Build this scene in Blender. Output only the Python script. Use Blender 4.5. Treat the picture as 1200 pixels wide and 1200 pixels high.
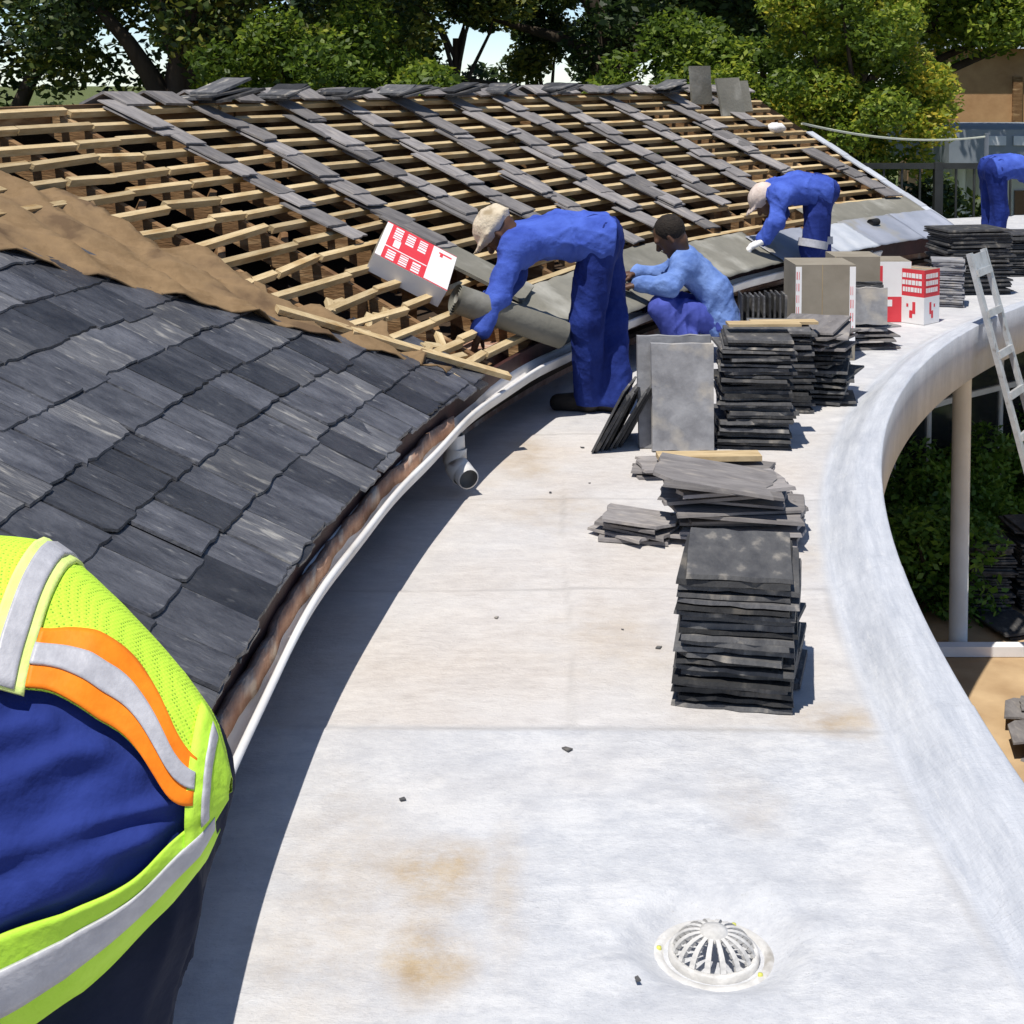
import bpy, math, random
import numpy as np
from mathutils import Matrix, Vector
rng = random.Random(7); nr = np.random.RandomState(11)
S = bpy.context.scene; COL = S.collection
for o in list(bpy.data.objects): bpy.data.objects.remove(o)
R = math.radians
# ------------------------------------------------------------ camera, sky, sun, exposure
cam = bpy.data.cameras.new('camera'); co = bpy.data.objects.new('camera', cam); COL.objects.link(co)
co.location = (0, 0, 1.7); co.rotation_euler = (R(87), 0, 0)
cam.sensor_width = 36; cam.lens = 51.0; cam.shift_y = -0.351; cam.clip_start = 0.05; cam.clip_end = 2000
S.camera = co
W = bpy.data.worlds.new('World'); S.world = W; W.use_nodes = True
nt = W.node_tree; sky = nt.nodes.new('ShaderNodeTexSky'); sky.sky_type = 'NISHITA'; sky.sun_disc = False
SUN_EL = R(70); SX, SY = 0.54, 0.84           # direction the shadows fall in plan
sky.sun_elevation = SUN_EL; sky.sun_rotation = math.atan2(-SX, -SY); sky.dust_density = 0.25; sky.ozone_density = 2.0; sky.air_density = 0.75; sky.altitude = 1500
bg = nt.nodes['Background']; bg.inputs['Strength'].default_value = 0.13
nt.links.new(sky.outputs[0], bg.inputs['Color'])
sl = bpy.data.lights.new('sun', 'SUN'); sl.energy = 4.9; sl.angle = R(0.53); sl.color = (1.0, 0.95, 0.87)
so = bpy.data.objects.new('sun', sl); COL.objects.link(so); so.location = (-4, -4, 12)
so.rotation_euler = Vector((SX*math.cos(SUN_EL), SY*math.cos(SUN_EL), -math.sin(SUN_EL))).to_track_quat('-Z', 'Y').to_euler()
S.view_settings.view_transform = 'Standard'; S.view_settings.look = 'None'
S.view_settings.exposure = 0.12; S.view_settings.gamma = 1.0; S.view_settings.use_curve_mapping = False

# ------------------------------------------------------------ the building's plan
CG = np.array([12.495, 2.765]); RG = 13.068     # gutter circle
CR = np.array([12.765, 3.098]); RR = 11.585     # outer rim circle of the flat roof
RE = RG + 0.10; ZE = 0.40; TP = 0.5              # eave of the slate cone and its slope
BETA = math.atan(TP); CB, SB = math.cos(BETA), math.sin(BETA)
GZ = -2.3                                       # garden level
def cone(phi, rho, n=0.0):
    c, s = math.cos(R(phi)), math.sin(R(phi))
    p = Vector((CG[0]+(RE+rho)*c, CG[1]+(RE+rho)*s, ZE+rho*TP))
    return p + Vector((-c*SB, -s*SB, CB))*n
def frame(phi):
    c, s = math.cos(R(phi)), math.sin(R(phi))
    u = Vector((c*CB, s*CB, SB)); n = Vector((-c*SB, -s*SB, CB)); return u.cross(n), u, n
def gpt(phi, r, z): return Vector((CG[0]+r*math.cos(R(phi)), CG[1]+r*math.sin(R(phi)), z))
def rrim(phi):
    d = np.array([math.cos(R(phi)), math.sin(R(phi))]); w = CG-CR
    b = w@d; return -b+math.sqrt(b*b-(w@w-RR*RR))

# ------------------------------------------------------------ helpers
def tag(o, label=None, cat=None, group=None, kind=None):
    if label: o['label'] = label
    if cat: o['category'] = cat
    if group: o['group'] = group
    if kind: o['kind'] = kind
    return o
def obj(name, me, parent=None, mat=None):
    o = bpy.data.objects.new(name, me); COL.objects.link(o)
    if parent: o.parent = parent
    if mat is not None and me is not None and not me.materials: me.materials.append(mat)
    return o
def empty(name, loc=(0, 0, 0), rz=0):
    o = bpy.data.objects.new(name, None); COL.objects.link(o); o.location = loc; o.rotation_euler = (0, 0, rz)
    o.empty_display_size = 0.1; return o
def mesh(v, f, smooth=False, name='m'):
    me = bpy.data.meshes.new(name); me.from_pydata([tuple(map(float, p)) for p in v], [], [tuple(map(int, q)) for q in f]); me.update()
    if smooth: me.polygons.foreach_set('use_smooth', [True]*len(me.polygons))
    return me
def npmesh(v, f, smooth=True):
    me = bpy.data.meshes.new('m'); k = f.shape[1]; v = np.ascontiguousarray(v, np.float32); f = np.ascontiguousarray(f, np.int32)
    me.vertices.add(len(v)); me.vertices.foreach_set('co', v.ravel())
    me.loops.add(f.size); me.loops.foreach_set('vertex_index', f.ravel())
    me.polygons.add(len(f)); me.polygons.foreach_set('loop_start', np.arange(0, f.size, k, dtype=np.int32))
    me.polygons.foreach_set('loop_total', np.full(len(f), k, np.int32))
    if smooth: me.polygons.foreach_set('use_smooth', np.ones(len(f), bool))
    me.update(calc_edges=True); me.validate(); return me
class MB:
    def __init__(s): s.v = []; s.f = []
    def add(s, v, f):
        b = len(s.v); s.v += [Vector(p) for p in v]; s.f += [tuple(i+b for i in q) for q in f]; return s
    def box(s, x0, x1, y0, y1, z0, z1, M=None):
        v = [(x, y, z) for z in (z0, z1) for y in (y0, y1) for x in (x0, x1)]
        if M is not None: v = [M @ Vector(p) for p in v]
        return s.add(v, [(0, 2, 3, 1), (4, 5, 7, 6), (0, 1, 5, 4), (2, 6, 7, 3), (0, 4, 6, 2), (1, 3, 7, 5)])
    def beam(s, a, b, w, h, up=Vector((0, 0, 1))):      # a bar a->b, top face on the line
        a, b = Vector(a), Vector(b); d = b-a; L = d.length; d.normalize()
        x = d.cross(up).normalized(); z = x.cross(d)
        M = Matrix(((x.x, d.x, z.x, a.x), (x.y, d.y, z.y, a.y), (x.z, d.z, z.z, a.z), (0, 0, 0, 1)))
        return s.box(-w/2, w/2, 0, L, -h, 0, M)
    def tube(s, pts, rad, n=10, cap=True):
        pts = [Vector(p) for p in pts]; rad = rad if isinstance(rad, (list, tuple)) else [rad]*len(pts)
        b = len(s.v); up = Vector((0.13, 0.31, 0.94))
        for i, p in enumerate(pts):
            d = (pts[min(i+1, len(pts)-1)]-pts[max(i-1, 0)]).normalized()
            x = d.cross(up).normalized() if abs(d.dot(up)) < .97 else d.cross(Vector((1, 0, 0))).normalized()
            y = x.cross(d)
            for k in range(n):
                a = 2*math.pi*k/n; s.v.append(p+(x*math.cos(a)+y*math.sin(a))*rad[i])
        for i in range(len(pts)-1):
            for k in range(n):
                k2 = (k+1) % n; s.f.append((b+i*n+k, b+i*n+k2, b+(i+1)*n+k2, b+(i+1)*n+k))
        if cap: s.f.append(tuple(b+k for k in range(n))); s.f.append(tuple(b+(len(pts)-1)*n+k for k in reversed(range(n))))
        return s
    def me(s, smooth=False): return mesh(s.v, s.f, smooth)
def autosmooth(me):       # smooth the long sides, keep the caps flat
    me.polygons.foreach_set('use_smooth', [len(p.vertices) == 4 for p in me.polygons]); return me
def basis(p, x, y, z):
    return Matrix(((x[0], y[0], z[0], p[0]), (x[1], y[1], z[1], p[1]), (x[2], y[2], z[2], p[2]), (0, 0, 0, 1)))

# ------------------------------------------------------------ materials
def mat(name, c1, c2=None, scale=6.0, rough=0.75, bump=0.0, bscale=None, rnd=0.0, stretch=(1, 1, 1), spec=0.3, c3=None, s3=2.0, t3=(0.55, 0.7), metal=0.0, det=6.0, coord='Object'):
    m = bpy.data.materials.new(name); m.use_nodes = True; t = m.node_tree; L = t.links.new; N = t.nodes.new
    p = t.nodes['Principled BSDF']; p.inputs['Roughness'].default_value = rough; p.inputs['Specular IOR Level'].default_value = spec
    p.inputs['Metallic'].default_value = metal
    tc = N('ShaderNodeTexCoord'); mp = N('ShaderNodeMapping'); mp.inputs['Scale'].default_value = stretch
    L(tc.outputs[coord], mp.inputs['Vector']); vec = mp.outputs[0]
    oi = N('ShaderNodeObjectInfo')
    if rnd > 0:                                        # every piece its own patch of the texture
        ad = N('ShaderNodeVectorMath'); ad.operation = 'ADD'; sc = N('ShaderNodeMath'); sc.operation = 'MULTIPLY'; sc.inputs[1].default_value = 37.0
        L(oi.outputs['Random'], sc.inputs[0]); L(vec, ad.inputs[0]); L(sc.outputs[0], ad.inputs[1]); vec = ad.outputs[0]
    nz = N('ShaderNodeTexNoise'); nz.inputs['Scale'].default_value = scale; nz.inputs['Detail'].default_value = det; nz.inputs['Roughness'].default_value = 0.62
    L(vec, nz.inputs['Vector'])
    cr = N('ShaderNodeValToRGB'); cr.color_ramp.elements[0].position = 0.33; cr.color_ramp.elements[1].position = 0.68
    cr.color_ramp.elements[0].color = (*c1, 1); cr.color_ramp.elements[1].color = (*(c2 or c1), 1)
    L(nz.outputs['Fac'], cr.inputs['Fac']); col = cr.outputs[0]
    if c3:
        n3 = N('ShaderNodeTexNoise'); n3.inputs['Scale'].default_value = s3; n3.inputs['Detail'].default_value = 5; L(vec, n3.inputs['Vector'])
        r3 = N('ShaderNodeValToRGB'); r3.color_ramp.elements[0].position = t3[0]; r3.color_ramp.elements[1].position = t3[1]
        L(n3.outputs['Fac'], r3.inputs['Fac']); mx = N('ShaderNodeMix'); mx.data_type = 'RGBA'
        L(r3.outputs[0], mx.inputs['Factor']); L(col, mx.inputs['A']); mx.inputs['B'].default_value = (*c3, 1); col = mx.outputs['Result']
    if rnd > 0:
        hs = N('ShaderNodeHueSaturation'); mr = N('ShaderNodeMapRange'); mr.inputs['To Min'].default_value = 1-rnd; mr.inputs['To Max'].default_value = 1+rnd
        L(oi.outputs['Random'], mr.inputs['Value']); L(mr.outputs[0], hs.inputs['Value']); L(col, hs.inputs['Color']); col = hs.outputs[0]
    L(col, p.inputs['Base Color'])
    if bump > 0:
        b = N('ShaderNodeBump'); b.inputs['Strength'].default_value = bump; b.inputs['Distance'].default_value = 0.01
        nb = N('ShaderNodeTexNoise'); nb.inputs['Scale'].default_value = bscale or scale*4; nb.inputs['Detail'].default_value = 8; L(vec, nb.inputs['Vector'])
        L(nb.outputs['Fac'], b.inputs['Height']); L(b.outputs[0], p.inputs['Normal'])
    return m
M = {}
M['slate'] = mat('roof slate', (.030, .031, .037), (.088, .090, .101), 7, .44, .8, 30, .6, (1.4, .9, 1), .5, c3=(.20, .198, .195), s3=17, t3=(.63, .78), det=12)
M['loose'] = mat('loose slate', (.145, .134, .132), (.255, .238, .23), 6, .72, .5, 20, .4, (3, .9, 1), .4, c3=(.31, .28, .25), s3=9, t3=(.55, .75), det=10)
M['stack'] = mat('stacked slate', (.042, .042, .045), (.10, .098, .096), 8, .65, .7, 26, .75, (2, 1, 1), .4, c3=(.26, .235, .20), s3=8, t3=(.58, .74), det=10)
M['dusty'] = mat('dusty slate', (.20, .20, .21), (.36, .36, .37), 9, .75, .4, 20, .2, (1, 1, 1), .3, c3=(.46, .42, .36), s3=7, t3=(.52, .72), det=10)
M['batten'] = mat('new pine batten', (.42, .305, .155), (.60, .475, .28), 5, .75, .3, 30, .22, (1, 6, 6), .2, c3=(.36, .23, .10), s3=3)
M['rafter'] = mat('old rafter', (.15, .08, .038), (.27, .16, .075), 5, .8, .4, 25, .25, (1, 1, 5), .2, c3=(.45, .30, .16), s3=3)
M['plank'] = mat('scrap plank', (.33, .24, .13), (.50, .39, .23), 5, .8, .3, 25, .25, (1, 5, 1), .2)
M['underlay'] = mat('brown sarking', (.17, .11, .058), (.31, .21, .115), 5, .9, .5, 18, 0, (1, 1, 1), .1, c3=(.13, .085, .05), s3=5, t3=(.52, .68))
M['felt'] = mat('grey felt', (.155, .15, .125), (.23, .22, .185), 3, .85, .3, 40, .12, (1, 1, 1), .25, c3=(.36, .35, .31), s3=2.5)
M['sheet'] = mat('zinc sheet', (.24, .26, .31), (.34, .36, .42), 2.5, .5, .15, 10, .15, (1, 1, 1), .5, c3=(.30, .28, .23), s3=3)
M['flash'] = mat('bright flashing', (.42, .45, .50), (.55, .57, .60), 6, .45, .2, 20, .15, (1, 1, 1), .5)
M['white'] = mat('white gutter paint', (.66, .64, .62), (.80, .79, .77), 4, .45, .15, 14, 0, (1, 1, 1), .4, c3=(.40, .36, .31), s3=3, t3=(.6, .85))
M['pipe'] = mat('white plastic pipe', (.52, .51, .49), (.66, .65, .63), 6, .4, .05, 14, 0, (1, 1, 1), .4)
M['maroon'] = mat('maroon fascia paint', (.030, .012, .011), (.060, .020, .018), 6, .6, .3, 20, .2)
M['brick'] = mat('rubble brick', (.30, .17, .12), (.46, .30, .22), 14, .9, .9, 30, 0, (1, 1, 1), .1, c3=(.55, .46, .38), s3=9)
M['dark'] = mat('void shade timber', (.035, .022, .013), (.06, .037, .022), 5, .9, .3, 20)  # board coloured near black, the shade of the roof cavity put into it
M['post'] = mat('white post paint', (.62, .62, .58), (.74, .74, .70), 3, .4, .05, 10)
M['glass'] = mat('dark glazing', (.018, .02, .022), (.03, .032, .034), 2, .12, 0, 5, 0, (1, 1, 1), .5)
M['alu'] = mat('dull aluminium', (.42, .43, .43), (.60, .61, .61), 10, .45, .2, 30, 0, (1, 1, 1), .5, c3=(.28, .26, .24), s3=14, t3=(.6, .7), metal=.35)
M['drain'] = mat('painted drain', (.46, .45, .43), (.66, .65, .63), 18, .55, .4, 60, 0, (1, 1, 1), .4, c3=(.34, .32, .29), s3=14, t3=(.6, .75))
M['black'] = mat('black', (.012, .012, .012), (.02, .02, .02), 4, .8)
M['blackiron'] = mat('black fence paint', (.015, .017, .016), (.03, .032, .03), 4, .5)
M['card'] = mat('carton board', (.20, .175, .135), (.27, .24, .19), 4, .85, .1, 30, .1)
M['red'] = mat('red print', (.62, .035, .05), (.70, .06, .075), 5, .6)
M['paper'] = mat('white print', (.76, .75, .74), (.84, .83, .82), 5, .6)
M['blue'] = mat('royal blue cotton', (.034, .066, .33), (.078, .14, .54), 5, .85, 1.0, 22, 0, (1, 1, 1), .15)
M['bluedk'] = mat('shaded blue trousers', (.010, .020, .125), (.022, .044, .235), 6, .85, 1.0, 22, 0, (1, 1, 1), .15)  # darker copy of the blue: shade below the torso put into the colour
M['bluelt'] = mat('faded blue cotton', (.095, .17, .42), (.19, .30, .62), 9, .85, 1.0, 24, 0, (1, 1, 1), .15)
M['bluepu'] = mat('violet blue trousers', (.045, .062, .28), (.075, .10, .40), 6, .85, .5, 28, 0, (1, 1, 1), .15)
M['navy'] = mat('navy jacket', (.013, .025, .145), (.024, .044, .225), 6, .85, .4, 40, 0, (1, 1, 1), .15)
M['navydk'] = mat('navy trousers', (.008, .012, .03), (.014, .02, .045), 6, .85, .4, 30, 0, (1, 1, 1), .15)
M['skin'] = mat('brown skin', (.075, .036, .02), (.12, .06, .035), 12, .5, .1, 40, 0, (1, 1, 1), .4)
M['hair'] = mat('dark hair', (.012, .009, .007), (.025, .018, .013), 40, .8, .8, 90)
M['cream'] = mat('cream hat', (.52, .44, .32), (.66, .58, .45), 14, .9, .6, 60, 0, (1, 1, 1), .1, c3=(.33, .26, .17), s3=12)
M['pink'] = mat('pale pink cap', (.56, .46, .40), (.68, .58, .52), 14, .9, .4, 60)
M['shoe'] = mat('dark boot', (.016, .014, .013), (.04, .035, .03), 10, .6, .3, 40)
M['glove'] = mat('white cotton', (.72, .70, .69), (.82, .81, .80), 10, .9, .4, 50)
M['orange'] = mat('orange tape', (.88, .20, .006), (.98, .27, .012), 30, .6, .1, 80)
M['silver'] = mat('silver reflective tape', (.40, .40, .43), (.52, .52, .55), 40, .42, .15, 120, 0, (1, 1, 1), .5)
M['lime'] = mat('lime binding', (.46, .78, .05), (.54, .86, .08), 20, .7, .2, 90)
M['hedge'] = None
M['bark'] = mat('bark', (.035, .028, .022), (.075, .06, .045), 5, .95, 1.0, 16, 0, (1, 1, .25), .1)
M['brickhouse'] = mat('orange plaster', (.44, .25, .12), (.56, .34, .17), 3, .9, .3, 20)
M['greyroof'] = mat('grey sheet roof', (.20, .23, .26), (.28, .31, .34), 2, .6)
M['whitewall'] = mat('white plaster', (.60, .62, .64), (.72, .73, .74), 1.5, .85, .1, 12)
M['wire'] = mat('pale cable', (.40, .42, .34), (.5, .52, .42), 5, .6)
M['rubble'] = mat('stone edging', (.30, .26, .20), (.46, .41, .33), 6, .85, .4, 20)

def crumple(m, sc, dist, stretch=(1, 1, .45)):
    t = m.node_tree; N = t.nodes.new; L = t.links.new; p = t.nodes['Principled BSDF']; tc = N('ShaderNodeTexCoord'); mp = N('ShaderNodeMapping'); mp.inputs['Scale'].default_value = stretch; mp.inputs['Rotation'].default_value = (.35, .5, 0); L(tc.outputs['Object'], mp.inputs[0])
    n = N('ShaderNodeTexNoise'); n.noise_type = 'RIDGED_MULTIFRACTAL'; n.inputs['Scale'].default_value = sc; n.inputs['Detail'].default_value = 3; n.inputs['Distortion'].default_value = .8; L(mp.outputs[0], n.inputs['Vector'])
    b = N('ShaderNodeBump'); b.inputs['Strength'].default_value = .7; b.inputs['Distance'].default_value = dist; L(n.outputs['Fac'], b.inputs['Height'])
    old = p.inputs['Normal'].links
    if old: L(old[0].from_socket, b.inputs['Normal'])
    L(b.outputs[0], p.inputs['Normal'])
for k_ in ('blue', 'bluedk', 'bluelt', 'bluepu'): crumple(M[k_], 4.5, .022)
crumple(M['navy'], 6, .008); crumple(M['navydk'], 6, .010)
def leafmat(name, cols, trans=0.35):
    m = bpy.data.materials.new(name); m.use_nodes = True; t = m.node_tree; N = t.nodes.new; L = t.links.new
    p = t.nodes['Principled BSDF']; p.inputs['Roughness'].default_value = .5; p.inputs['Specular IOR Level'].default_value = .35
    at = N('ShaderNodeAttribute'); at.attribute_name = 'tint'; cr = N('ShaderNodeValToRGB')
    e = cr.color_ramp.elements; e[0].color = (*cols[0], 1); e[1].color = (*cols[-1], 1)
    for i, c in enumerate(cols[1:-1]): x = e.new((i+1)/(len(cols)-1)); x.color = (*c, 1)
    L(at.outputs['Fac'], cr.inputs['Fac']); L(cr.outputs[0], p.inputs['Base Color'])
    tr = N('ShaderNodeBsdfTranslucent'); L(cr.outputs[0], tr.inputs['Color']); mx = N('ShaderNodeMixShader'); mx.inputs[0].default_value = trans
    L(p.outputs[0], mx.inputs[1]); L(tr.outputs[0], mx.inputs[2]); L(mx.outputs[0], t.nodes['Material Output'].inputs['Surface'])
    return m
M['leafdk'] = leafmat('dark leaves', [(.018, .036, .011), (.034, .064, .015), (.075, .11, .02), (.21, .21, .03)])  # yellow end of the ramp stands in for dapples of sunlight
M['leafbr'] = leafmat('sunlit leaves', [(.07, .12, .016), (.17, .25, .025), (.32, .38, .04), (.58, .46, .05)], .5)  # sunlight put into the leaf colour, up to a bright yellow
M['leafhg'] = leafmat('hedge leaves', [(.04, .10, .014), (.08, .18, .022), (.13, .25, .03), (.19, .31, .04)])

# ------------------------------------------------------------ flat roof (membrane on a slab, with upturned rim)
DR = (0.40, 2.79)
def fbm(x, y, seed, oct=4, f=1.0):
    g = np.random.RandomState(seed); s = np.zeros_like(x); a = 1.0
    for o in range(oct):
        for k in range(4):
            th = g.rand()*6.283; ph = g.rand()*6.283; ff = f*(1+.5*g.rand())
            s += a*np.sin((x*math.cos(th)+y*math.sin(th))*ff*6.283+ph+1.3*np.sin((y*math.cos(th)-x*math.sin(th))*ff*3+ph*2))
        a *= .5; f *= 2.1
    return s/6
def flat_z(x, y, e):                    # e: distance in from the rim
    z = np.zeros_like(x)
    z += .0022*fbm(x, y, 3, 3, .55)
    for yl, sl_ in ((3.70, .02), (4.72, -.015), (5.75, .01), (6.8, .0), (7.9, .0), (9.0, 0)):      # welded laps across the strip
        q = (y+sl_*x-yl-.006*np.sin(x*5)); z += .0045*np.clip(.5-q/.012, 0, 1)*np.exp(-np.clip(-q, 0, 9)/.30)
    q = x-.16-.02*(y-3.7)+.006*np.sin(y*4); z += .004*np.clip(.5+q/.012, 0, 1)*np.exp(-np.clip(q, 0, 9)/.35)*np.clip((y-3.7)/.1, 0, 1)
    d = np.hypot(x-DR[0], y-DR[1]); z -= .046*np.exp(-(d/.16)**6)
    a = np.arctan2(y-DR[1], x-DR[0]); z += .005*np.sin(a*7+2*np.sin(a*2))*np.exp(-((d-.21)/.05)**2)
    # cove and rounded kerb along the rim, puckered where the sheet is dressed up it
    t = np.clip((.22-e)/.12, 0, 1); t = .75*t+.25*t*t*(3-2*t); z += .070*t+.008*np.clip((.10-e)/.10, 0, 1)
    s_ = np.arctan2(y-CR[1], CR[0]-x)*RR
    z += .0022*np.sin(s_*23+3.5*np.sin(s_*3.1)+e*30)*np.exp(-((e-.27)/.06)**2)*np.clip(np.sin(s_*1.7+1), 0, 1)
    z -= .006*np.clip((.010-e)/.010, 0, 1)**2
    return z
def build_flat():
    PH = np.concatenate([np.linspace(200, 176, 200, endpoint=False), np.linspace(176, 150, 330, endpoint=False), np.linspace(150, 131.2, 120, endpoint=False), np.linspace(131.2, 96, 70)])
    K = 118; V = []; n = K+3
    for ph in PH:
        c, s = math.cos(R(ph)), math.sin(R(ph)); r0 = rrim(ph); r1 = RG+.30 if ph > 131.1 else RG+3.2
        e = np.concatenate([np.concatenate([[0, .004, .010], np.linspace(.02, .33, 23)]), .33+(r1-r0-.33)*np.linspace(0, 1, K-25)[1:]])
        r = r0+e; x = CG[0]+r*c; y = CG[1]+r*s; z = flat_z(x, y, e)
        V.append(np.array([[CG[0]+r1*c, CG[1]+r1*s, -.26], [CG[0]+(r0+.012)*c, CG[1]+(r0+.012)*s, -.26]]))
        V.append(np.stack([x, y, z], 1)); V.append(np.array([[CG[0]+r1*c, CG[1]+r1*s, -.26]]))
    nn = K+3; V = np.concatenate(V); assert len(V) == len(PH)*nn
    i = np.arange(len(PH)-1)[:, None]; j = np.arange(nn-1)[None]
    F = np.stack([i*nn+j, i*nn+j+1, (i+1)*nn+j+1, (i+1)*nn+j], -1).reshape(-1, 4)
    me = npmesh(V, F[:, ::-1])
    x, y, z = V.T
    # soiling: dust on the old sheets, rust-brown puddle stains, new silver paint near the drain
    dust = np.clip((y-3.68)/.05, 0, 1)*(.62+.33*fbm(x, y, 5, 4, .5))*np.clip((9.5-y)/3, .25, 1)
    dust += np.clip(.12+.4*fbm(x, y, 8, 4, .45), 0, .5)*(y < 3.7)
    dd = np.hypot(x-CR[0], y-CR[1])-RR; dust *= np.clip((dd-.12)/.25, 0, 1)*.9+.1
    st = np.zeros_like(x)
    for (a, b, rx, ry, w) in ((-.15, 3.02, .12, .16, 1), (-.16, 2.72, .11, .15, 1), (-.02, 2.95, .05, .3, .5), (.87, 3.74, .16, .1, .8), (.05, 6.4, .2, .5, .5), (.9, 5.0, .3, .2, .4), (-.35, 2.9, .2, .6, .4), (.3, 4.3, .25, .3, .35), (.2, 5.6, .3, .25, .4), (.55, 3.3, .1, .2, .3)):
        st = np.maximum(st, w*np.clip(1.25-np.hypot((x-a)/rx, (y-b)/ry)+.45*fbm(x, y, 21, 4, 2.2), 0, 1))
    seam_dark = np.zeros_like(x)
    for yl, sl_ in ((3.70, .02), (4.72, -.015), (5.75, .01), (6.8, .0), (7.9, .0), (9.0, 0)): seam_dark = np.maximum(seam_dark, np.exp(-((y+sl_*x-yl-.006*np.sin(x*5))/.016)**2)*np.clip(.55+.6*fbm(x, y, 33, 3, 1.1), 0, 1))
    seam_dark = np.maximum(seam_dark, np.exp(-((x-.16-.02*(y-3.7)+.006*np.sin(y*4))/.014)**2)*(y > 3.7)*(y < 6)*np.clip(.4+.6*fbm(x, y, 34, 3, .9), 0, 1))
    seam_dark = np.maximum(seam_dark, .8*np.exp(-((dd-.245)/.02)**2)*np.clip(.35+.8*fbm(x, y, 35, 3, .8), 0, 1))
    seam_dark = np.maximum(seam_dark, .8*np.clip(1.1-(RG+.3-np.hypot(x-CG[0], y-CG[1]))/.22+.4*fbm(x, y, 36, 4, 1.5), 0, 1)*(y < 12))  # darker band with a ragged edge along the wall foot
    at = me.color_attributes.new('soil', 'FLOAT_COLOR', 'POINT')
    at.data.foreach_set('color', np.stack([np.clip(dust, 0, 1), np.clip(st, 0, 1), np.clip(seam_dark, 0, 1), np.ones_like(x)], 1).astype(np.float32).ravel())
    pol = me.attributes.new('polar', 'FLOAT_VECTOR', 'POINT'); sa = np.arctan2(y-CR[1], CR[0]-x)*RR
    pol.data.foreach_set('vector', np.stack([sa, dd, np.clip((.26-dd)/.04, 0, 1)], 1).astype(np.float32).ravel())
    return me
def membrane_mat():
    m = bpy.data.materials.new('painted membrane'); m.use_nodes = True; t = m.node_tree; N = t.nodes.new; L = t.links.new
    p = t.nodes['Principled BSDF']; p.inputs['Specular IOR Level'].default_value = .45
    at = N('ShaderNodeAttribute'); at.attribute_name = 'soil'; sp = N('ShaderNodeSeparateColor'); L(at.outputs['Color'], sp.inputs[0])
    tc = N('ShaderNodeTexCoord')
    def noise(s, d=8, st=(1, 1, 1), r=.6):
        mp = N('ShaderNodeMapping'); mp.inputs['Scale'].default_value = st; L(tc.outputs['Object'], mp.inputs[0])
        n = N('ShaderNodeTexNoise'); n.inputs['Scale'].default_value = s; n.inputs['Detail'].default_value = d; n.inputs['Roughness'].default_value = r; L(mp.outputs[0], n.inputs['Vector']); return n.outputs['Fac']
    def ramp(f, a, b, c0, c1):
        r = N('ShaderNodeValToRGB'); r.color_ramp.elements[0].position = a; r.color_ramp.elements[1].position = b
        r.color_ramp.elements[0].color = (*c0, 1); r.color_ramp.elements[1].color = (*c1, 1); L(f, r.inputs[0]); return r.outputs[0]
    def mix(f, a, b):
        x = N('ShaderNodeMix'); x.data_type = 'RGBA'
        if isinstance(f, float): x.inputs['Factor'].default_value = f
        else: L(f, x.inputs['Factor'])
        L(a, x.inputs['A'])
        if isinstance(b, tuple): x.inputs['B'].default_value = (*b, 1)
        else: L(b, x.inputs['B'])
        return x.outputs['Result']
    po = N('ShaderNodeAttribute'); po.attribute_name = 'polar'; ps = N('ShaderNodeSeparateXYZ'); L(po.outputs['Vector'], ps.inputs[0])
    def pnoise(s_, d, st, r):
        mp = N('ShaderNodeMapping'); mp.inputs['Scale'].default_value = st; L(po.outputs['Vector'], mp.inputs[0])
        n = N('ShaderNodeTexNoise'); n.inputs['Scale'].default_value = s_; n.inputs['Detail'].default_value = d; n.inputs['Roughness'].default_value = r; L(mp.outputs[0], n.inputs['Vector']); return n.outputs['Fac']
    silver = ramp(noise(9, 7, (1, 1.4, 1), .8), .36, .64, (.43, .445, .48), (.58, .59, .61))
    patch = ramp(noise(3.0, 7, (1, 1.6, 1), .78), .49, .60, (0, 0, 0), (.75, .75, .75))
    silver = mix(patch, silver, (.64, .645, .655))
    brush = ramp(noise(16, 7, (1, 5, 1), .8), .54, .66, (0, 0, 0), (.7, .7, .7)); silver = mix(brush, silver, (.48, .49, .51))
    cream = ramp(noise(12, 7, (1, 2.6, 1), .82), .34, .66, (.46, .40, .345), (.65, .59, .525))
    cpat = ramp(noise(1.7, 7, (1, 1.2, 1), .75), .45, .62, (0, 0, 0), (.6, .6, .6)); cream = mix(cpat, cream, (.66, .62, .575))
    col = mix(sp.outputs[0], silver, cream)
    brown = ramp(noise(9, 8), .35, .7, (.36, .265, .16), (.50, .40, .27))
    nb_ = ramp(noise(7, 7, (1, 1, 1), .8), .36, .62, (.25, .25, .25), (1, 1, 1)); f2 = N('ShaderNodeMix'); f2.data_type = 'RGBA'; f2.blend_type = 'MULTIPLY'; f2.inputs['Factor'].default_value = 1
    L(ramp(sp.outputs[1], .05, .9, (0, 0, 0), (1, 1, 1)), f2.inputs['A']); L(nb_, f2.inputs['B'])
    col = mix(f2.outputs['Result'], col, brown)
    col = mix(ramp(sp.outputs[2], .1, 1., (0, 0, 0), (.55, .55, .55)), col, (.25, .235, .22))
    rim = ramp(pnoise(2.2, 7, (1, 9, 0), .8), .35, .65, (.39, .415, .465), (.58, .60, .64))
    rim = mix(ramp(pnoise(5, 7, (1, 6, 0), .8), .56, .68, (0, 0, 0), (.7, .7, .7)), rim, (.62, .63, .645))
    col = mix(ps.outputs[2], col, rim)
    sk = ramp(noise(40, 7, (1, 1, 1), .8), .64, .72, (0, 0, 0), (.5, .5, .5)); col = mix(sk, col, (.25, .23, .21))
    streak = ramp(noise(11, 7, (1, 6, 1), .8), .58, .70, (0, 0, 0), (.25, .25, .25)); col = mix(streak, col, (.34, .33, .32))
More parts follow.
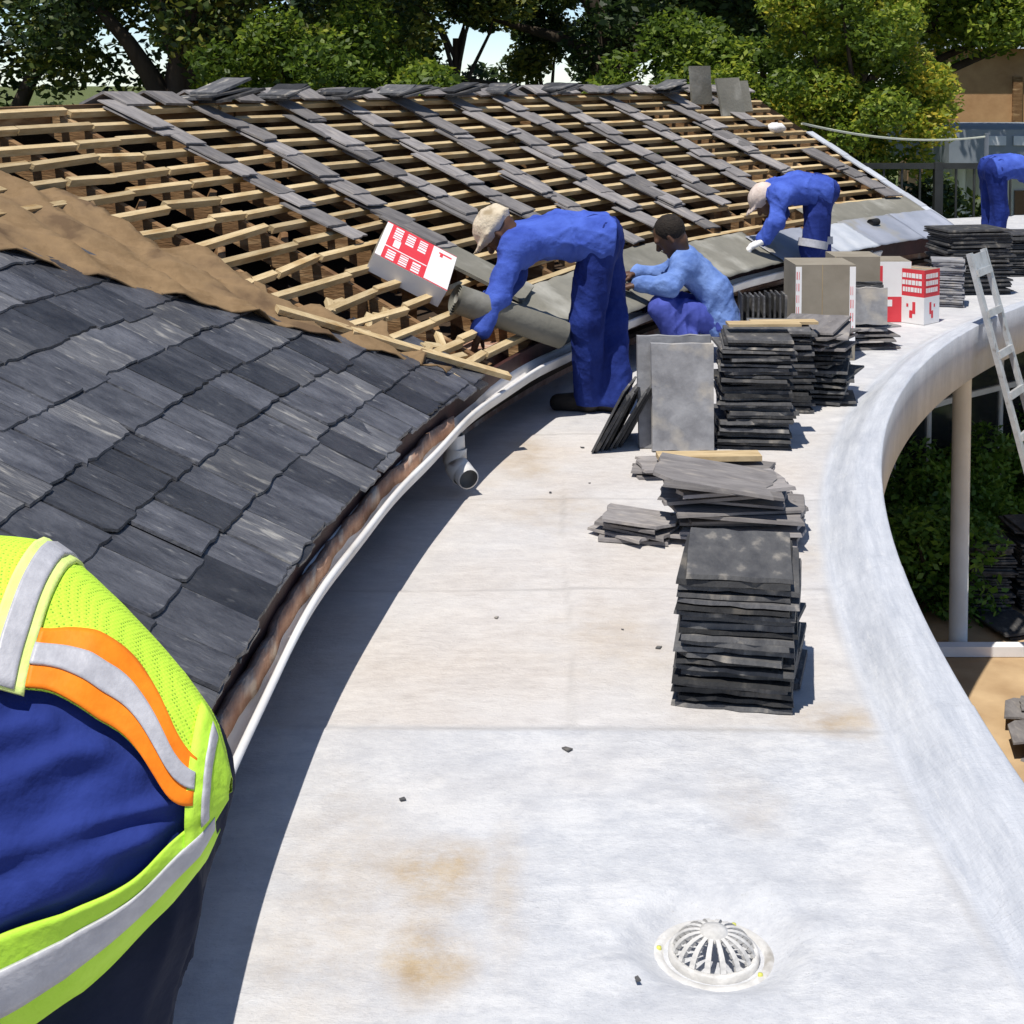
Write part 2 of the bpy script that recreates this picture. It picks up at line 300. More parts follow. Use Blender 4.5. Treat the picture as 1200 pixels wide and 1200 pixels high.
    grit = ramp(noise(210, 3, (1, 1, 1), .6), .62, .70, (0, 0, 0), (.35, .35, .35)); col = mix(grit, col, (.22, .21, .20))
    L(col, p.inputs['Base Color'])
    rr = ramp(noise(5, 6), .3, .7, (.42,)*3, (.66,)*3); L(rr, p.inputs['Roughness'])
    b = N('ShaderNodeBump'); b.inputs['Strength'].default_value = .8; b.inputs['Distance'].default_value = .006; L(noise(18, 7, (1, 1.5, 1), .8), b.inputs['Height'])
    b2 = N('ShaderNodeBump'); b2.inputs['Strength'].default_value = .25; b2.inputs['Distance'].default_value = .003; L(noise(90, 6), b2.inputs['Height']); L(b.outputs[0], b2.inputs['Normal'])
    # crinkles of the paint film and the sheet under it
    mp = N('ShaderNodeMapping'); mp.inputs['Scale'].default_value = (1, 2.0, 1); L(tc.outputs['Object'], mp.inputs[0]); vo = N('ShaderNodeTexVoronoi'); vo.feature = 'DISTANCE_TO_EDGE'; vo.inputs['Scale'].default_value = 9
    wn = N('ShaderNodeTexNoise'); wn.inputs['Scale'].default_value = 5; wn.inputs['Detail'].default_value = 6; L(mp.outputs[0], wn.inputs['Vector']); va = N('ShaderNodeVectorMath'); va.operation = 'MULTIPLY_ADD'; va.inputs[1].default_value = (.5, .5, .5); L(wn.outputs['Color'], va.inputs[0]); L(mp.outputs[0], va.inputs[2]); L(va.outputs[0], vo.inputs['Vector'])
    vr = ramp(vo.outputs['Distance'], .0, .10, (1, 1, 1), (0, 0, 0)); vm = N('ShaderNodeMath'); vm.operation = 'MULTIPLY'; L(vr, vm.inputs[0]); L(ramp(noise(1.6, 5), .45, .62, (0, 0, 0), (1, 1, 1)), vm.inputs[1])
    b3 = N('ShaderNodeBump'); b3.inputs['Strength'].default_value = .2; b3.inputs['Distance'].default_value = .005; L(vm.outputs[0], b3.inputs['Height']); L(b2.outputs[0], b3.inputs['Normal'])
    L(b3.outputs[0], p.inputs['Normal']); return m
M['membrane'] = membrane_mat()
tag(obj('flat_roof', build_flat(), None, M['membrane']), 'pale curved flat roof with silver painted membrane and upturned rim', kind='structure')

# ------------------------------------------------------------ ground
def ground():
    v = []; f = []
    xs = [-300, -60, -20, -5, 0, 2, 4, 6, 9, 14, 25, 60, 300]; ys = [-300, -50, -10, 0, 4, 7, 9, 12, 15, 20, 30, 50, 100, 600]
    for y in ys:
        for x in xs: v.append((x, y, GZ))
    n = len(xs)
    for j in range(len(ys)-1):
        for i in range(n-1): f.append((j*n+i, j*n+i+1, (j+1)*n+i+1, (j+1)*n+i))
    m = bpy.data.materials.new('garden ground'); m.use_nodes = True; t = m.node_tree; N = t.nodes.new; L = t.links.new
    p = t.nodes['Principled BSDF']; p.inputs['Roughness'].default_value = .95; p.inputs['Specular IOR Level'].default_value = .1
    tc = N('ShaderNodeTexCoord'); sx = N('ShaderNodeSeparateXYZ'); L(tc.outputs['Object'], sx.inputs[0])
    n1 = N('ShaderNodeTexNoise'); n1.inputs['Scale'].default_value = 3; n1.inputs['Detail'].default_value = 9; L(tc.outputs['Object'], n1.inputs['Vector'])
    r1 = N('ShaderNodeValToRGB'); r1.color_ramp.elements[0].color = (.33, .22, .12, 1); r1.color_ramp.elements[1].color = (.50, .36, .21, 1); r1.color_ramp.elements[0].position = .3; r1.color_ramp.elements[1].position = .7; L(n1.outputs[0], r1.inputs[0])
    n2 = N('ShaderNodeTexNoise'); n2.inputs['Scale'].default_value = 1.5; n2.inputs['Detail'].default_value = 9; L(tc.outputs['Object'], n2.inputs['Vector'])
    r2 = N('ShaderNodeValToRGB'); r2.color_ramp.elements[0].color = (.05, .08, .02, 1); r2.color_ramp.elements[1].color = (.16, .17, .07, 1); r2.color_ramp.elements[0].position = .3; r2.color_ramp.elements[1].position = .7; L(n2.outputs[0], r2.inputs[0])
    mr = N('ShaderNodeMapRange'); mr.inputs['From Min'].default_value = 11; mr.inputs['From Max'].default_value = 12.5; L(sx.outputs[1], mr.inputs['Value'])
    mx = N('ShaderNodeMix'); mx.data_type = 'RGBA'; L(mr.outputs[0], mx.inputs['Factor']); L(r1.outputs[0], mx.inputs['A']); L(r2.outputs[0], mx.inputs['B']); L(mx.outputs['Result'], p.inputs['Base Color'])
    b = N('ShaderNodeBump'); b.inputs['Strength'].default_value = .6; b.inputs['Distance'].default_value = .03; L(n1.outputs[0], b.inputs['Height']); L(b.outputs[0], p.inputs['Normal'])
    tag(obj('ground', mesh(v, f), None, m), 'sandy garden ground turning to grass behind the building', kind='structure')
ground()

# ------------------------------------------------------------ slates
def slate_mesh(w, l, t, g, rag=.006, clip=.0):
    P = []
    def edge(a, b, n, j):
        for i in range(n):
            q = i/n; x = a[0]+(b[0]-a[0])*q; y = a[1]+(b[1]-a[1])*q
            P.append((x+g.uniform(-j, j), y+(g.uniform(-j, j) if g.random() < .8 else g.uniform(0, 3.2)*j*(1 if y < .1 else -1))))
    c = [(-w/2, 0), (w/2, 0), (w/2, l), (-w/2, l)]
    if clip > 0:
        k = g.randrange(4); cx = g.uniform(.3, 1)*clip; cy = g.uniform(.3, 1)*clip
        o = c[k]; sx = 1 if o[0] < 0 else -1; sy = 1 if o[1] == 0 else -1
        a, b = (o[0]+sx*cx, o[1]), (o[0], o[1]+sy*cy)
        c[k:k+1] = [b, a] if k in (0, 2) else [a, b]
    for i in range(len(c)):
        a, b = c[i], c[(i+1) % len(c)]; L = math.hypot(a[0]-b[0], a[1]-b[1]); edge(a, b, max(1, int(L/(.045 if abs(a[1]-b[1]) < .05 else .2))), rag if abs(a[1]-b[1]) < .05 else rag*.4)
    n = len(P); cx = sum(p[0] for p in P)/n; cy = sum(p[1] for p in P)/n
    w1, w2 = g.uniform(-.3, .3)*t, g.uniform(-.3, .3)*t; warp = [w1*p[0]/w*2+w2*(p[1]/l*2-1) for p in P]
    v = [(x, y, warp[i]*.6) for i, (x, y) in enumerate(P)]+[(cx+(x-cx)*.985, cy+(y-cy)*.985, t*g.uniform(.93, 1.03)+warp[i]*.6) for i, (x, y) in enumerate(P)]
    f = [tuple(reversed(range(n))), tuple(range(n, 2*n))]+[(i, (i+1) % n, n+(i+1) % n, n+i) for i in range(n)]
    return mesh(v, f)
g = random.Random(5)
def variants(n, w, l, t, m, rag, clip=0):
    out = []
    for i in range(n):
        me = slate_mesh(w*g.uniform(.94, 1.06), l*g.uniform(.95, 1.05), t*g.uniform(.8, 1.25), g, rag, clip if g.random() < .35 else 0); me.materials.append(m); out.append(me)
    return out
VR = variants(16, .30, .42, .0075, M['slate'], .0035, .05)
M['slatepale'] = mat('weathered pale slate', (.065, .066, .074), (.135, .136, .145), 7, .5, .8, 30, .35, (1.7, .8, 1), .5, c3=(.28, .27, .25), s3=12, t3=(.56, .7), det=12)
VP = variants(8, .30, .42, .0075, M['slatepale'], .004, .06)
VL = variants(12, .20, .37, .009, M['loose'], .004, .06)
VS = variants(16, .305, .39, .0125, M['stack'], .005, .05)
VT = variants(10, .33, .42, .011, M['loose'], .009, .15)

# ------------------------------------------------------------ the slate roof
ROOF = empty('slate_roof', (gpt(160, RG+1.2, 0)))
tag(ROOF, 'half stripped curved slate roof with bare battens and white gutter', 'roof')
def att(o, root=ROOF):
    o.parent = root; o.matrix_parent_inverse = Matrix.Translation(root.location).inverted(); return o
EX = .188                                         # course exposure in plan
def bound(rho): return 163.75+4.33*(rho+.11)  # where the intact slating stops
ncourse = 12
for k in range(-1, ncourse):
    rho = -.045+EX*max(k, 0); ph0 = bound(rho)
    ph = ph0+g.uniform(-.35, .25); first = True; top = 190.5 if k < 6 else 184
    while ph < top:
        w = g.uniform(.15, .255)*(.6 if first and k % 2 else 1); first = False
        dph = math.degrees(w/(RE+rho)); pc = ph+dph/2; x, u, n = frame(pc)
        me = VP[g.randrange(len(VP))] if g.random() < .16 else VR[g.randrange(len(VR))]
        p = cone(pc, rho+g.uniform(-.010, .010) - (.03 if g.random() < .05 else 0), 0)
        lift = (.0155 if k >= 0 else .006)+g.uniform(0, .005)
        rot = g.uniform(-.014, .014); xx = x*math.cos(rot)+u*math.sin(rot); uu = u*math.cos(rot)-x*math.sin(rot)
        tilt = lift/.40+g.uniform(-.006, .006); roll = g.uniform(-.014, .014); uu = (uu-n*tilt).normalized(); xx = (xx+n*roll).normalized(); nn_ = xx.cross(uu)
        ws = (w-.003)/.30; ls = 1.0 if k >= 0 else .6
        o = obj('slate', me); o.matrix_basis = basis(p+n*(lift-.022), xx*ws, uu*ls, nn_); mw = o.matrix_basis.copy(); att(o); o.matrix_basis = mw
        ph += dph
# sarking board below the intact slates and the torn edge of it showing beside them
def patch(phf, rhos, n0, wav=0.0, seed=1, thick=.004, nph=26):
    gg = np.random.RandomState(seed); v = []; f = []
    nr_ = len(rhos)
    for j in range(2):
        for a, rho in enumerate(rhos):
            p0, p1 = phf(rho)
            for i in range(nph):
                q = i/(nph-1); ph = p0+(p1-p0)*q
                h = wav*(math.sin(ph*6+rho*5+seed)+.6*math.sin(rho*13-ph*5+seed*2)+.5*(1-2*abs(math.sin(ph*4.5+rho*9)))+.35*(1-2*abs(math.sin(ph*11-rho*23))))
                v.append(cone(ph, rho, n0+h-(thick if j else 0)))
    N_ = nr_*nph
    for a in range(nr_-1):
        for i in range(nph-1):
            q = (a*nph+i, a*nph+i+1, (a+1)*nph+i+1, (a+1)*nph+i); f.append(q); f.append(tuple(N_+k for k in reversed(q)))
    bd = [i for i in range(nph)]+[a*nph+nph-1 for a in range(1, nr_)]+[(nr_-1)*nph+i for i in range(nph-2, -1, -1)]+[a*nph for a in range(nr_-2, 0, -1)]
    for k in range(len(bd)):
        a, b = bd[k], bd[(k+1) % len(bd)]; f.append((a, N_+a, N_+b, b))
    return mesh(v, f, True)
lin = lambda a, b, n: [a+(b-a)*i/(n-1) for i in range(n)]
att(obj('sarking_board', patch(lambda r: (bound(r)+.25, 190.5), lin(-.02, 2.3, 12), -.028, 0, 1, .012, 30), None, M['underlay']))
def torn(r):
    a = 164.45+2.4*(max(r, 0)/1.34)**.8+.30*math.sin(r*11)+.18*math.sin(r*27+1)+.10*math.sin(r*61)
    return (a-.15 if r > .15 else a+.3, bound(r)+.5)
o = att(obj('sarking_board', patch(torn, lin(.05, 2.1, 90), .016, .015, 4, .006, 40), None, M['underlay'])); o['label'] = 'torn brown sarking sheet along the stripped edge'
# rafters, struts, battens
raf = [131.35+2.62*i for i in range(15)]
for i, ph in enumerate(raf):
    b = MB(); x, u, n = frame(ph); b.beam(cone(ph, .0, -.036), cone(ph, 2.36, -.036), .045, .12, n); att(obj('rafter', b.me(), None, M['rafter']))
    for rr_ in (.62,):
        b = MB(); p = cone(ph+.12, rr_, -.05); q = Vector((p.x, p.y, .10)); b.beam(q, p, .036, .11, x); att(obj('strut', b.me(), None, M['rafter']))
    if ph > 158:
        for rr_ in (.25, .7, 1.05, 1.45):
            b = MB(); p = cone(ph-.2, rr_, -.04); b.beam(cone(ph-.15, rr_, -.06), cone(ph-1.1, rr_+.12, -.07), .036, .14, n); att(obj('noggin', b.me(), None, M['rafter']))
GAU = .1385; nb = 17
for j in range(nb):
    rho = .035+GAU*j
    ph = 131.05+g.uniform(-.1, .25)
    end = torn(rho)[0]+g.uniform(.0, .8) if rho < 1.55 else 172+g.uniform(-1, 1)
    k = 0
    while ph < end-.5:
        nxt = min([r_ for r_ in raf if r_ > ph+3.2 and r_ > ph] or [end])
        if rho < .34 and 146 > ph: pass
        nx = min(nxt+g.uniform(-.02, .02), end)
        if end-nx < .7: nx = end
        if ph > 159 and g.random() < .45 and nx-ph > 2.2: nx = ph+g.uniform(1.2, 2.4)
        h0 = g.uniform(-.005, .004); b = MB(); pm = (ph+nx)/2; x, u, n = frame(pm)
        jt = .022 if ph > 158 else .012; a_, b_ = cone(ph+.02, rho+g.uniform(-jt, jt), h0), cone(nx-.02, rho+g.uniform(-jt, jt), h0+g.uniform(-.004, .004))
        mid = (a_+b_)/2; d = (b_-a_); L = d.length; d.normalize(); z = n; y = z.cross(d).normalized()
        b.box(-L/2, L/2, -.016, .016, -.032, .002); o = att(obj('batten', b.me(), None, M['batten'])); o.matrix_basis = basis(mid, d, y, d.cross(y))
        ph = nx; k += 1
# pale counter battens along the cut edge
for (r0, r1, off) in ((-.12, .42, -.12), (.36, .66, -.2)):
    b = MB(); b.beam(cone(bound(r0)+off, r0, .03), cone(bound(r1)+off, r1, .032), .05, .022, frame(167)[2]); o = att(obj('counter_batten', b.me(), None, M['batten']))
for i in range(11):                               # broken offcuts nailed near the eave and the torn edge
    r_ = g.choice((.02, .1, .2, .3, .45, .6)); ph = torn(r_)[0]-g.uniform(.1, 2.0); b = MB(); x, u, n = frame(ph)
    L = g.uniform(.07, .20); b.box(-L/2, L/2, -.016, .016, -.03, -.006); o = att(obj('offcut', b.me(), None, M['batten'])); a = g.uniform(-.9, .9)
    o.matrix_basis = basis(cone(ph, r_, .004), x*math.cos(a)+u*math.sin(a), u*math.cos(a)-x*math.sin(a), n)
# ring-shaped surfaces: ceiling below, far slope, wall, fascia, gutter
def ring(prof, ph0, ph1, n, m, name, closed=False, wob=None, smooth=True, parent=ROOF):
    v = []; f = []; k = len(prof)
    for i in range(n):
        ph = ph0+(ph1-ph0)*i/(n-1); dr, dz = wob(ph) if wob else (0, 0)
        for (r, z) in prof: v.append(gpt(ph, r+dr, z+dz))
    for i in range(n-1):
        for j in range(k if closed else k-1):
            j2 = (j+1) % k; f.append((i*k+j, i*k+j2, (i+1)*k+j2, (i+1)*k+j))
    if closed: f.append(tuple(range(k))); f.append(tuple(reversed([(n-1)*k+j for j in range(k)])))
    o = obj(name, mesh(v, f, smooth), None, m); return att(o, parent) if parent else o
HI = RE+2.36; HZ = ZE+2.36*TP
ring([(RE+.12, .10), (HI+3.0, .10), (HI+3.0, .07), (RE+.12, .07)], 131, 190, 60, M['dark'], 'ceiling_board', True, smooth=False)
ring([(HI+.02, HZ-.06), (HI+2.9, HZ-.06-2.9*TP), (HI+2.9, HZ-.10-2.9*TP), (HI, HZ-.10)], 131, 190, 60, M['slate'], 'far_slope', True, smooth=False)
ring([(RG+.28, 0.001), (RG+.28, .36), (RG+.42, .36), (RG+.42, 0.001)], 131, 197, 70, M['brick'], 'wall', True, smooth=False)
ring([(RG+.085, .20), (RG+.085, .355), (RG+.11, .355), (RG+.11, .20)], 131.2, 196, 90, M['maroon'], 'fascia_board', True, smooth=False)
ring([(RG+.11, .185), (RG+.29, .185), (RG+.29, .20), (RG+.11, .20)], 131.2, 196, 90, M['maroon'], 'soffit_board', True, smooth=False)
ring([(RG+.055, .235), (RG+.083, .235), (RG+.083, .29), (RG+.06, .30)], 166, 196, 900, M['brick'], 'mortar_ledge', True, wob=lambda p: (.005*math.sin(p*2.3)+.002*math.sin(p*7+2), .005*math.sin(p*1.7)+.003*math.sin(p*5.3)+.0015*math.sin(p*13)), smooth=True)
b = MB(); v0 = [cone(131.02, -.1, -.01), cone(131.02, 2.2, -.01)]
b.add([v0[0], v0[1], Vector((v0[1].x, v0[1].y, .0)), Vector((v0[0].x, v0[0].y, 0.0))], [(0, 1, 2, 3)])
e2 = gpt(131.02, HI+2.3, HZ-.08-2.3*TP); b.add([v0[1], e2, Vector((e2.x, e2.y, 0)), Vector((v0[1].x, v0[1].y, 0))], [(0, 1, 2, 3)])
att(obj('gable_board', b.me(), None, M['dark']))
# main wall of the building below the flat roof and behind
ring([(RG+.30, GZ), (RG+.30, -.26), (RG+.5, -.26), (RG+.5, GZ)], 128, 197, 60, M['whitewall'], 'wall', True, smooth=False)
gw = lambda p: (.002*math.sin(p*1.3)+.006*math.sin(p*.5+1), .006*math.sin(p*.62+.6)+.003*math.sin(p*1.3))
prof = [(RG-.006, .270), (RG-.010, .278), (RG-.004, .286), (RG+.008, .285)]+[(RG+.045-.037*math.cos(math.pi*i/8), .278-.046*math.sin(math.pi*i/8)) for i in range(1, 8)]+[(RG+.083, .288), (RG+.089, .288)]+[(RG+.045+.045*math.cos(math.pi*i/10), .274-.060*math.sin(math.pi*i/10)) for i in range(1, 10)]
GUT = ring(prof, 136.5, 196, 240, M['white'], 'gutter', True, wob=gw)
GUT['label'] = 'sagging white half-round gutter along the eave'
def sub(o, par): o.parent = par; o.matrix_parent_inverse = Matrix.Translation(ROOF.location).inverted() @ Matrix.Identity(4); o.matrix_parent_inverse = Matrix.Identity(4); return o
pp = gpt(166.2, RG+.045, .23); q1 = pp+Vector((.004, -.0, -.105)); q2 = q1+Vector((.03, -.05, -.035)); q3 = q2+Vector((.03, -.06, -.014))
def hollow(pts, r, t, n=18):
    b = MB(); b.tube(pts, r, n, cap=False); k = len(b.v); b.tube(list(pts), [r-t]*len(pts), n, cap=False)
    L = len(pts)
    for i in range(n): j = (i+1) % n; b.f.append(((L-1)*n+i, (L-1)*n+j, k+(L-1)*n+j, k+(L-1)*n+i)); 
    return b.me(True)
o = obj('downpipe', hollow([pp, q1, q1+Vector((.008, -.015, -.02)), q2, q3], .045, .005), None, M['pipe']); o.parent = GUT
o = obj('pipe_elbow', hollow([q1+Vector((0, 0, .05)), q1+Vector((.0, 0, 0)), q1+Vector((.01, -.018, -.024)), q2+Vector((.008, -.015, -.01))], .051, .005), None, M['pipe']); o.parent = GUT
# ridge caps and verge flashing
for i in range(22):
    ph = 131.6+1.38*i+g.uniform(-.1, .1)
    if ph > 162.2: break
    x, u, n = frame(ph); L = .27; b = MB()
    for sgn in (1, -1):
        M4 = Matrix.Rotation(-sgn*.42, 4, 'X'); b.box(-L/2, L/2, 0 if sgn > 0 else -.16, .16 if sgn > 0 else 0, 0, .014, M4)
    o = att(obj('ridge_tile', b.me(), None, M['loose'])); p = cone(ph, 2.36, .035+g.uniform(-.01, .012)); a = g.uniform(-.08, .08); r_ = Vector((math.cos(R(ph)), math.sin(R(ph)), 0)); t_ = Vector((0, 0, 1)).cross(r_)
    o.matrix_basis = basis(p, (t_*math.cos(a)+Vector((0, 0, 1))*math.sin(a))*-1, r_*-1, Vector((0, 0, 1)))
for i in range(7):
    r0 = .05+i*.21; b = MB(); x, u, n = frame(131.2); b.beam(cone(131.15, r0, .02+.004*(i % 2)), cone(131.15, r0+.21, .02+.004*(i % 2)), .10, .012, n); b.box(-.001, 0, 0, .001, 0, .001); att(obj('verge_flashing', b.me(), None, M['flash']))
b = MB(); b.beam(cone(150, 2.36, -.03), cone(137.5, 2.36, -.03), .05, .12); att(obj('ridge_board', b.me(), None, M['rafter']))
for a0 in (131.2, 150.1, 156.4, 162.7): b = MB(); b.beam(cone(a0+6.2, 2.36, -.03), cone(a0, 2.36, -.03), .05, .12); att(obj('ridge_board', b.me(), None, M['rafter']))

# ------------------------------------------------------------ loose slates on the stripped slope
cols = [161.1, 158.35, 155.4, 152.75, 150.15, 147.3, 144.9, 142.3, 139.3, 136.2, 133.9, 132.5]
orde = ['first', 'second', 'third', 'fourth', 'fifth', 'sixth', 'seventh', 'eighth', 'ninth', 'tenth', 'eleventh', 'twelfth']
for ci, ph in enumerate(cols):
    bot = [.86, .66, .45, .66, .32, .45, .30, .56, .54, .43, 1.6, .41][ci]; top = 2.17 if ci < 10 else (2.1 if ci == 10 else 1.25)
    rho = bot; i = 0
    while rho < top-.15:
        p2 = ph+g.uniform(-.2, .2)+.12*math.sin(rho*4+ci); x, u, n = frame(p2); a = g.uniform(-.13, .13); kx, ky = g.uniform(.8, 1.12), g.uniform(.75, 1.08)
        uu = u*math.cos(a)-x*math.sin(a); xx = x*math.cos(a)+u*math.sin(a); tl = .030/.38; uu = (uu-n*tl).normalized()
        o = obj('loose_slate', VL[g.randrange(len(VL))]); o.matrix_basis = basis(cone(p2, rho+g.uniform(-.03, .03), .040+g.uniform(0, .010)), xx*kx, uu*ky, xx.cross(uu))
        tag(o, f'grey slate in the {orde[ci]} run of loose slates counted from the intact slating', 'slate', 'loose slates in runs on the battens')
        if g.random() < .12:
            o2 = obj('loose_slate', VL[g.randrange(len(VL))]); a += g.uniform(-.1, .1); uu2 = (u*math.cos(a)-x*math.sin(a)-n*tl).normalized(); xx2 = (x*math.cos(a)+u*math.sin(a))
            o2.matrix_basis = basis(cone(p2+.03, rho+.03, .056), xx2, uu2, xx2.cross(uu2)); tag(o2, o['label'], 'slate', o['group'])
        rho += g.uniform(.13, .17); i += 1
    if ci < 10:                                    # a small leaning pile at the ridge above each run
        npile = 4 if ci == 1 else (0 if ci == 0 else 3+ci % 2)
        for k in range(npile):
            x, u, n = frame(ph-.5); o = obj('loose_slate', VS[g.randrange(len(VS))]); c, s = math.cos(R(ph)), math.sin(R(ph)); r_ = Vector((c, s, 0)); t_ = Vector((-s, c, 0))
            yy = (t_*-.9+Vector((0, 0, g.uniform(.08, .30)))+r_*g.uniform(-.45, .45)).normalized(); xx = yy.cross(Vector((0, 0, 1))).normalized()
            big = .85 if ci == 1 else g.uniform(.55, .85)
            o.matrix_basis = basis(cone(ph+.45, 2.2, .055)+Vector((0, 0, .017*k*big+.0))+r_*g.uniform(-.05, .05)+t_*g.uniform(-.09, .06), xx*.72, yy*big, xx.cross(yy))
            tag(o, f'dark slate in the leaning ridge pile above the {orde[ci]} run of loose slates', 'slate', 'slates piled along the ridge')
# three felt offcuts standing on edge at the ridge end, with a white rag
for k, (ph, rho, h, w, ln) in enumerate(((134.7, 2.07, .36, .26, .10), (133.9, 1.86, .36, .30, .3), (133.0, 1.92, .30, .22, .3))):
    x, u, n = frame(ph); b = MB(); b.box(-w/2, w/2, -.012, .012, 0, h); o = obj('board_offcut', b.me(), None, M['felt'])
    up = (Vector((0, 0, 1))+u*ln).normalized(); xx = (x*.9+Vector((.2, 0, 0))).normalized(); yy = up.cross(xx).normalized(); xx = yy.cross(up)
    o.matrix_basis = basis(cone(ph, rho, .005), xx, yy, up)
    tag(o, ['olive grey board offcut standing upright beside the ridge end', 'olive grey board offcut leaning between two others near the ridge end', 'short olive grey board offcut next to the white rag'][k], 'board', 'boards standing at the ridge end')
def rag(loc, s, label, m='glove', name='rag'):
    v = []; f = []; n, k = 10, 7; gg = random.Random(int(s*1000)+3)
    for j in range(k):
        for i in range(n):
            a = 2*math.pi*i/n; t = math.pi*j/(k-1); r = s*(1+gg.uniform(-.3, .3)); v.append((loc[0]+r*math.sin(t)*math.cos(a), loc[1]+r*math.sin(t)*math.sin(a), loc[2]+s*.55+r*.6*math.cos(t)))
    for j in range(k-1):
        for i in range(n): f.append((j*n+i, j*n+(i+1) % n, (j+1)*n+(i+1) % n, (j+1)*n+i))
    return tag(obj(name, mesh(v, f, True), None, M[m]), label, 'rag')
rag(cone(132.9, 1.55, .0), .08, 'crumpled white rag on the battens below the leaning boards')

# ------------------------------------------------------------ felt and sheets laid along the eave
def felt(p0, p1, r0, r1, n0, wav, seed, m, label, nm='felt_sheet', skew=0.0, grp='felt sheets along the eave', cat='felt'):
    o = obj(nm, patch(lambda r: (p0+skew*(r-r0), p1+skew*(r-r0)), lin(r0, r1, 12), n0, wav, seed, .004, 24), None, M[m]); return tag(o, label, cat, grp)
felt(153.6, 160.1, -.13, .27, .016, .004, 2, 'felt', 'grey green felt sheet spread on the eave beside the felt roll', skew=-2.0)
felt(148.6, 153.9, -.13, .33, .022, .003, 3, 'felt', 'felt sheet on the eave in front of the crouching worker')
felt(143.6, 149.2, -.13, .25, .029, .003, 5, 'felt', 'felt sheet under the hands of the bending worker in pale cap')
felt(131.2, 138.6, .16, .42, .020, .002, 6, 'felt', 'olive felt strip above the blue grey sheets at the roof end')
for k, (a, b_, r0, r1, m, lab) in enumerate(((131.1, 134.2, -.16, .20, 'sheet', 'blue grey metal sheet on the corner of the roof end'), (134.0, 137.6, -.16, .19, 'sheet', 'blue grey metal sheet with a dark hole near the roof end'), (137.3, 140.6, -.17, .16, 'flash', 'pale metal sheet on the eave next to the dull one'), (140.2, 144.0, -.16, .18, 'sheet', 'dull metal sheet behind the brown carton'))):
    felt(a, b_, r0, r1, .027+.005*k, .003, 7+k, m, lab, 'metal_sheet', grp='metal sheets along the eave', cat='metal sheet')
b = MB(); x, u, n = frame(135.6); b.tube([cone(136.0, .10, .045), cone(135.5, .10, .047)], .03, 12); o = obj('vent_cap', b.me(True), None, M['black']); tag(o, 'small black vent cap on the blue grey metal sheets', 'vent')
# roll of felt held by the bending worker
A_, B_ = cone(162.0, .30, .10), cone(160.35, -.12, .095)
b = MB(); d = (B_-A_).normalized(); x0 = d.cross(Vector((0, 0, 1))).normalized(); y0 = x0.cross(d); vv = []; n = 90; L = (B_-A_).length
for e in (0, 1):
    for i in range(n): a = i/n*2*math.pi*4.2; r = .028+.052*i/n; vv.append(A_+d*(L*e)+(x0*math.cos(a)+y0*math.sin(a))*r)
b.add(vv, [(i, i+1, n+i+1, n+i) for i in range(n-1)]); me = b.me(True)
RL = empty('felt_roll', A_); tag(RL, 'rolled grey roofing felt lying down the slope by the gutter', 'felt roll')
o = obj('felt_layer', me, None, M['felt']); att(o, RL)
o = obj('roll_core', MB().tube([A_+d*.004, B_-d*.004], .026, 14).me(True), None, M['felt']); att(o, RL)

# ------------------------------------------------------------ stacks of slates on the flat roof
REST = []
def stack(x, y, n, rz, label, group, vs=VS, jit=.014, rj=.05, z0=.004, sc=(1, 1), lean=(0, 0), step=.0158, tilt=.01, stuff=False):
    z = z0; out = []; i = 0
    while i < n:
        me_ = vs[g.randrange(len(vs))]; a = rz+g.uniform(-rj, rj); t = step*g.uniform(.85, 1.2)
        tx, ty = g.uniform(-tilt, tilt), g.uniform(-tilt, tilt)
        l = .39*sc[1]
        Mx = Matrix.Translation((x+lean[0]*i+g.uniform(-jit, jit), y+lean[1]*i+g.uniform(-jit, jit), z)) @ Matrix.Rotation(a, 4, 'Z') @ Matrix.Rotation(tx, 4, 'X') @ Matrix.Rotation(ty, 4, 'Y') @ Matrix.Diagonal((sc[0], sc[1], 1, 1)) @ Matrix.Translation((0, -.195, 0))
        if stuff: REST.append((me_, Mx))
        else: o = obj('loose_slate', me_); o.matrix_basis = Mx; tag(o, label, 'slate', group)
        z += t; i += 1
    return z
z = stack(.63, 3.99, 22, -.20, 'dark slate in the tall neat stack nearest the domed roof drain', 'slates in the tall neat stack near the drain', jit=.013, rj=.05, step=.0163)
stack(.76, 4.10, 5, -.35, 'dark slate in the low heap against the side of the tall neat stack', 'slates heaped against the tall neat stack', jit=.02, rj=.2, sc=(.5, .7), step=.03, tilt=.12)
# messy heap behind it
stack(.86, 5.32, 9, 1.50, 'broken slate in the untidy heap behind the tall neat stack', 'slates in the untidy heap', vs=VT, jit=.045, rj=.22, sc=(1.0, 1.05), step=.018, tilt=.05)
z = stack(.78, 5.30, 4, 1.62, 'broken slate in the untidy heap behind the tall neat stack', 'slates in the untidy heap', vs=VT, jit=.05, rj=.3, z0=.165, sc=(.95, 1.0), step=.018, tilt=.11)
stack(.46, 5.28, 5, 1.2, 'small broken slate in the low heap beside the untidy heap', 'broken slates in the low heap', vs=VT, jit=.03, rj=.4, sc=(.55, .62), step=.017, tilt=.09)
stack(1.02, 5.45, 4, .1, 'slate sliding off the rim side of the untidy heap', 'slates at the side of the untidy heap', vs=VT, jit=.02, rj=.3, sc=(.4, .7), step=.03, tilt=.2)
def plank(name, c, L, w, t, rz, label, m='plank', rx=0.0, cat='plank', grp=None):
    b = MB(); b.box(-L/2, L/2, -w/2, w/2, 0, t); o = obj(name, b.me(), None, M[m]); o.location = c; o.rotation_euler = (rx, 0, rz); return tag(o, label, cat, grp)
plank('plank', (.84, 6.12, .07), .44, .10, .022, .04, 'short pale plank across two slates behind the untidy heap')
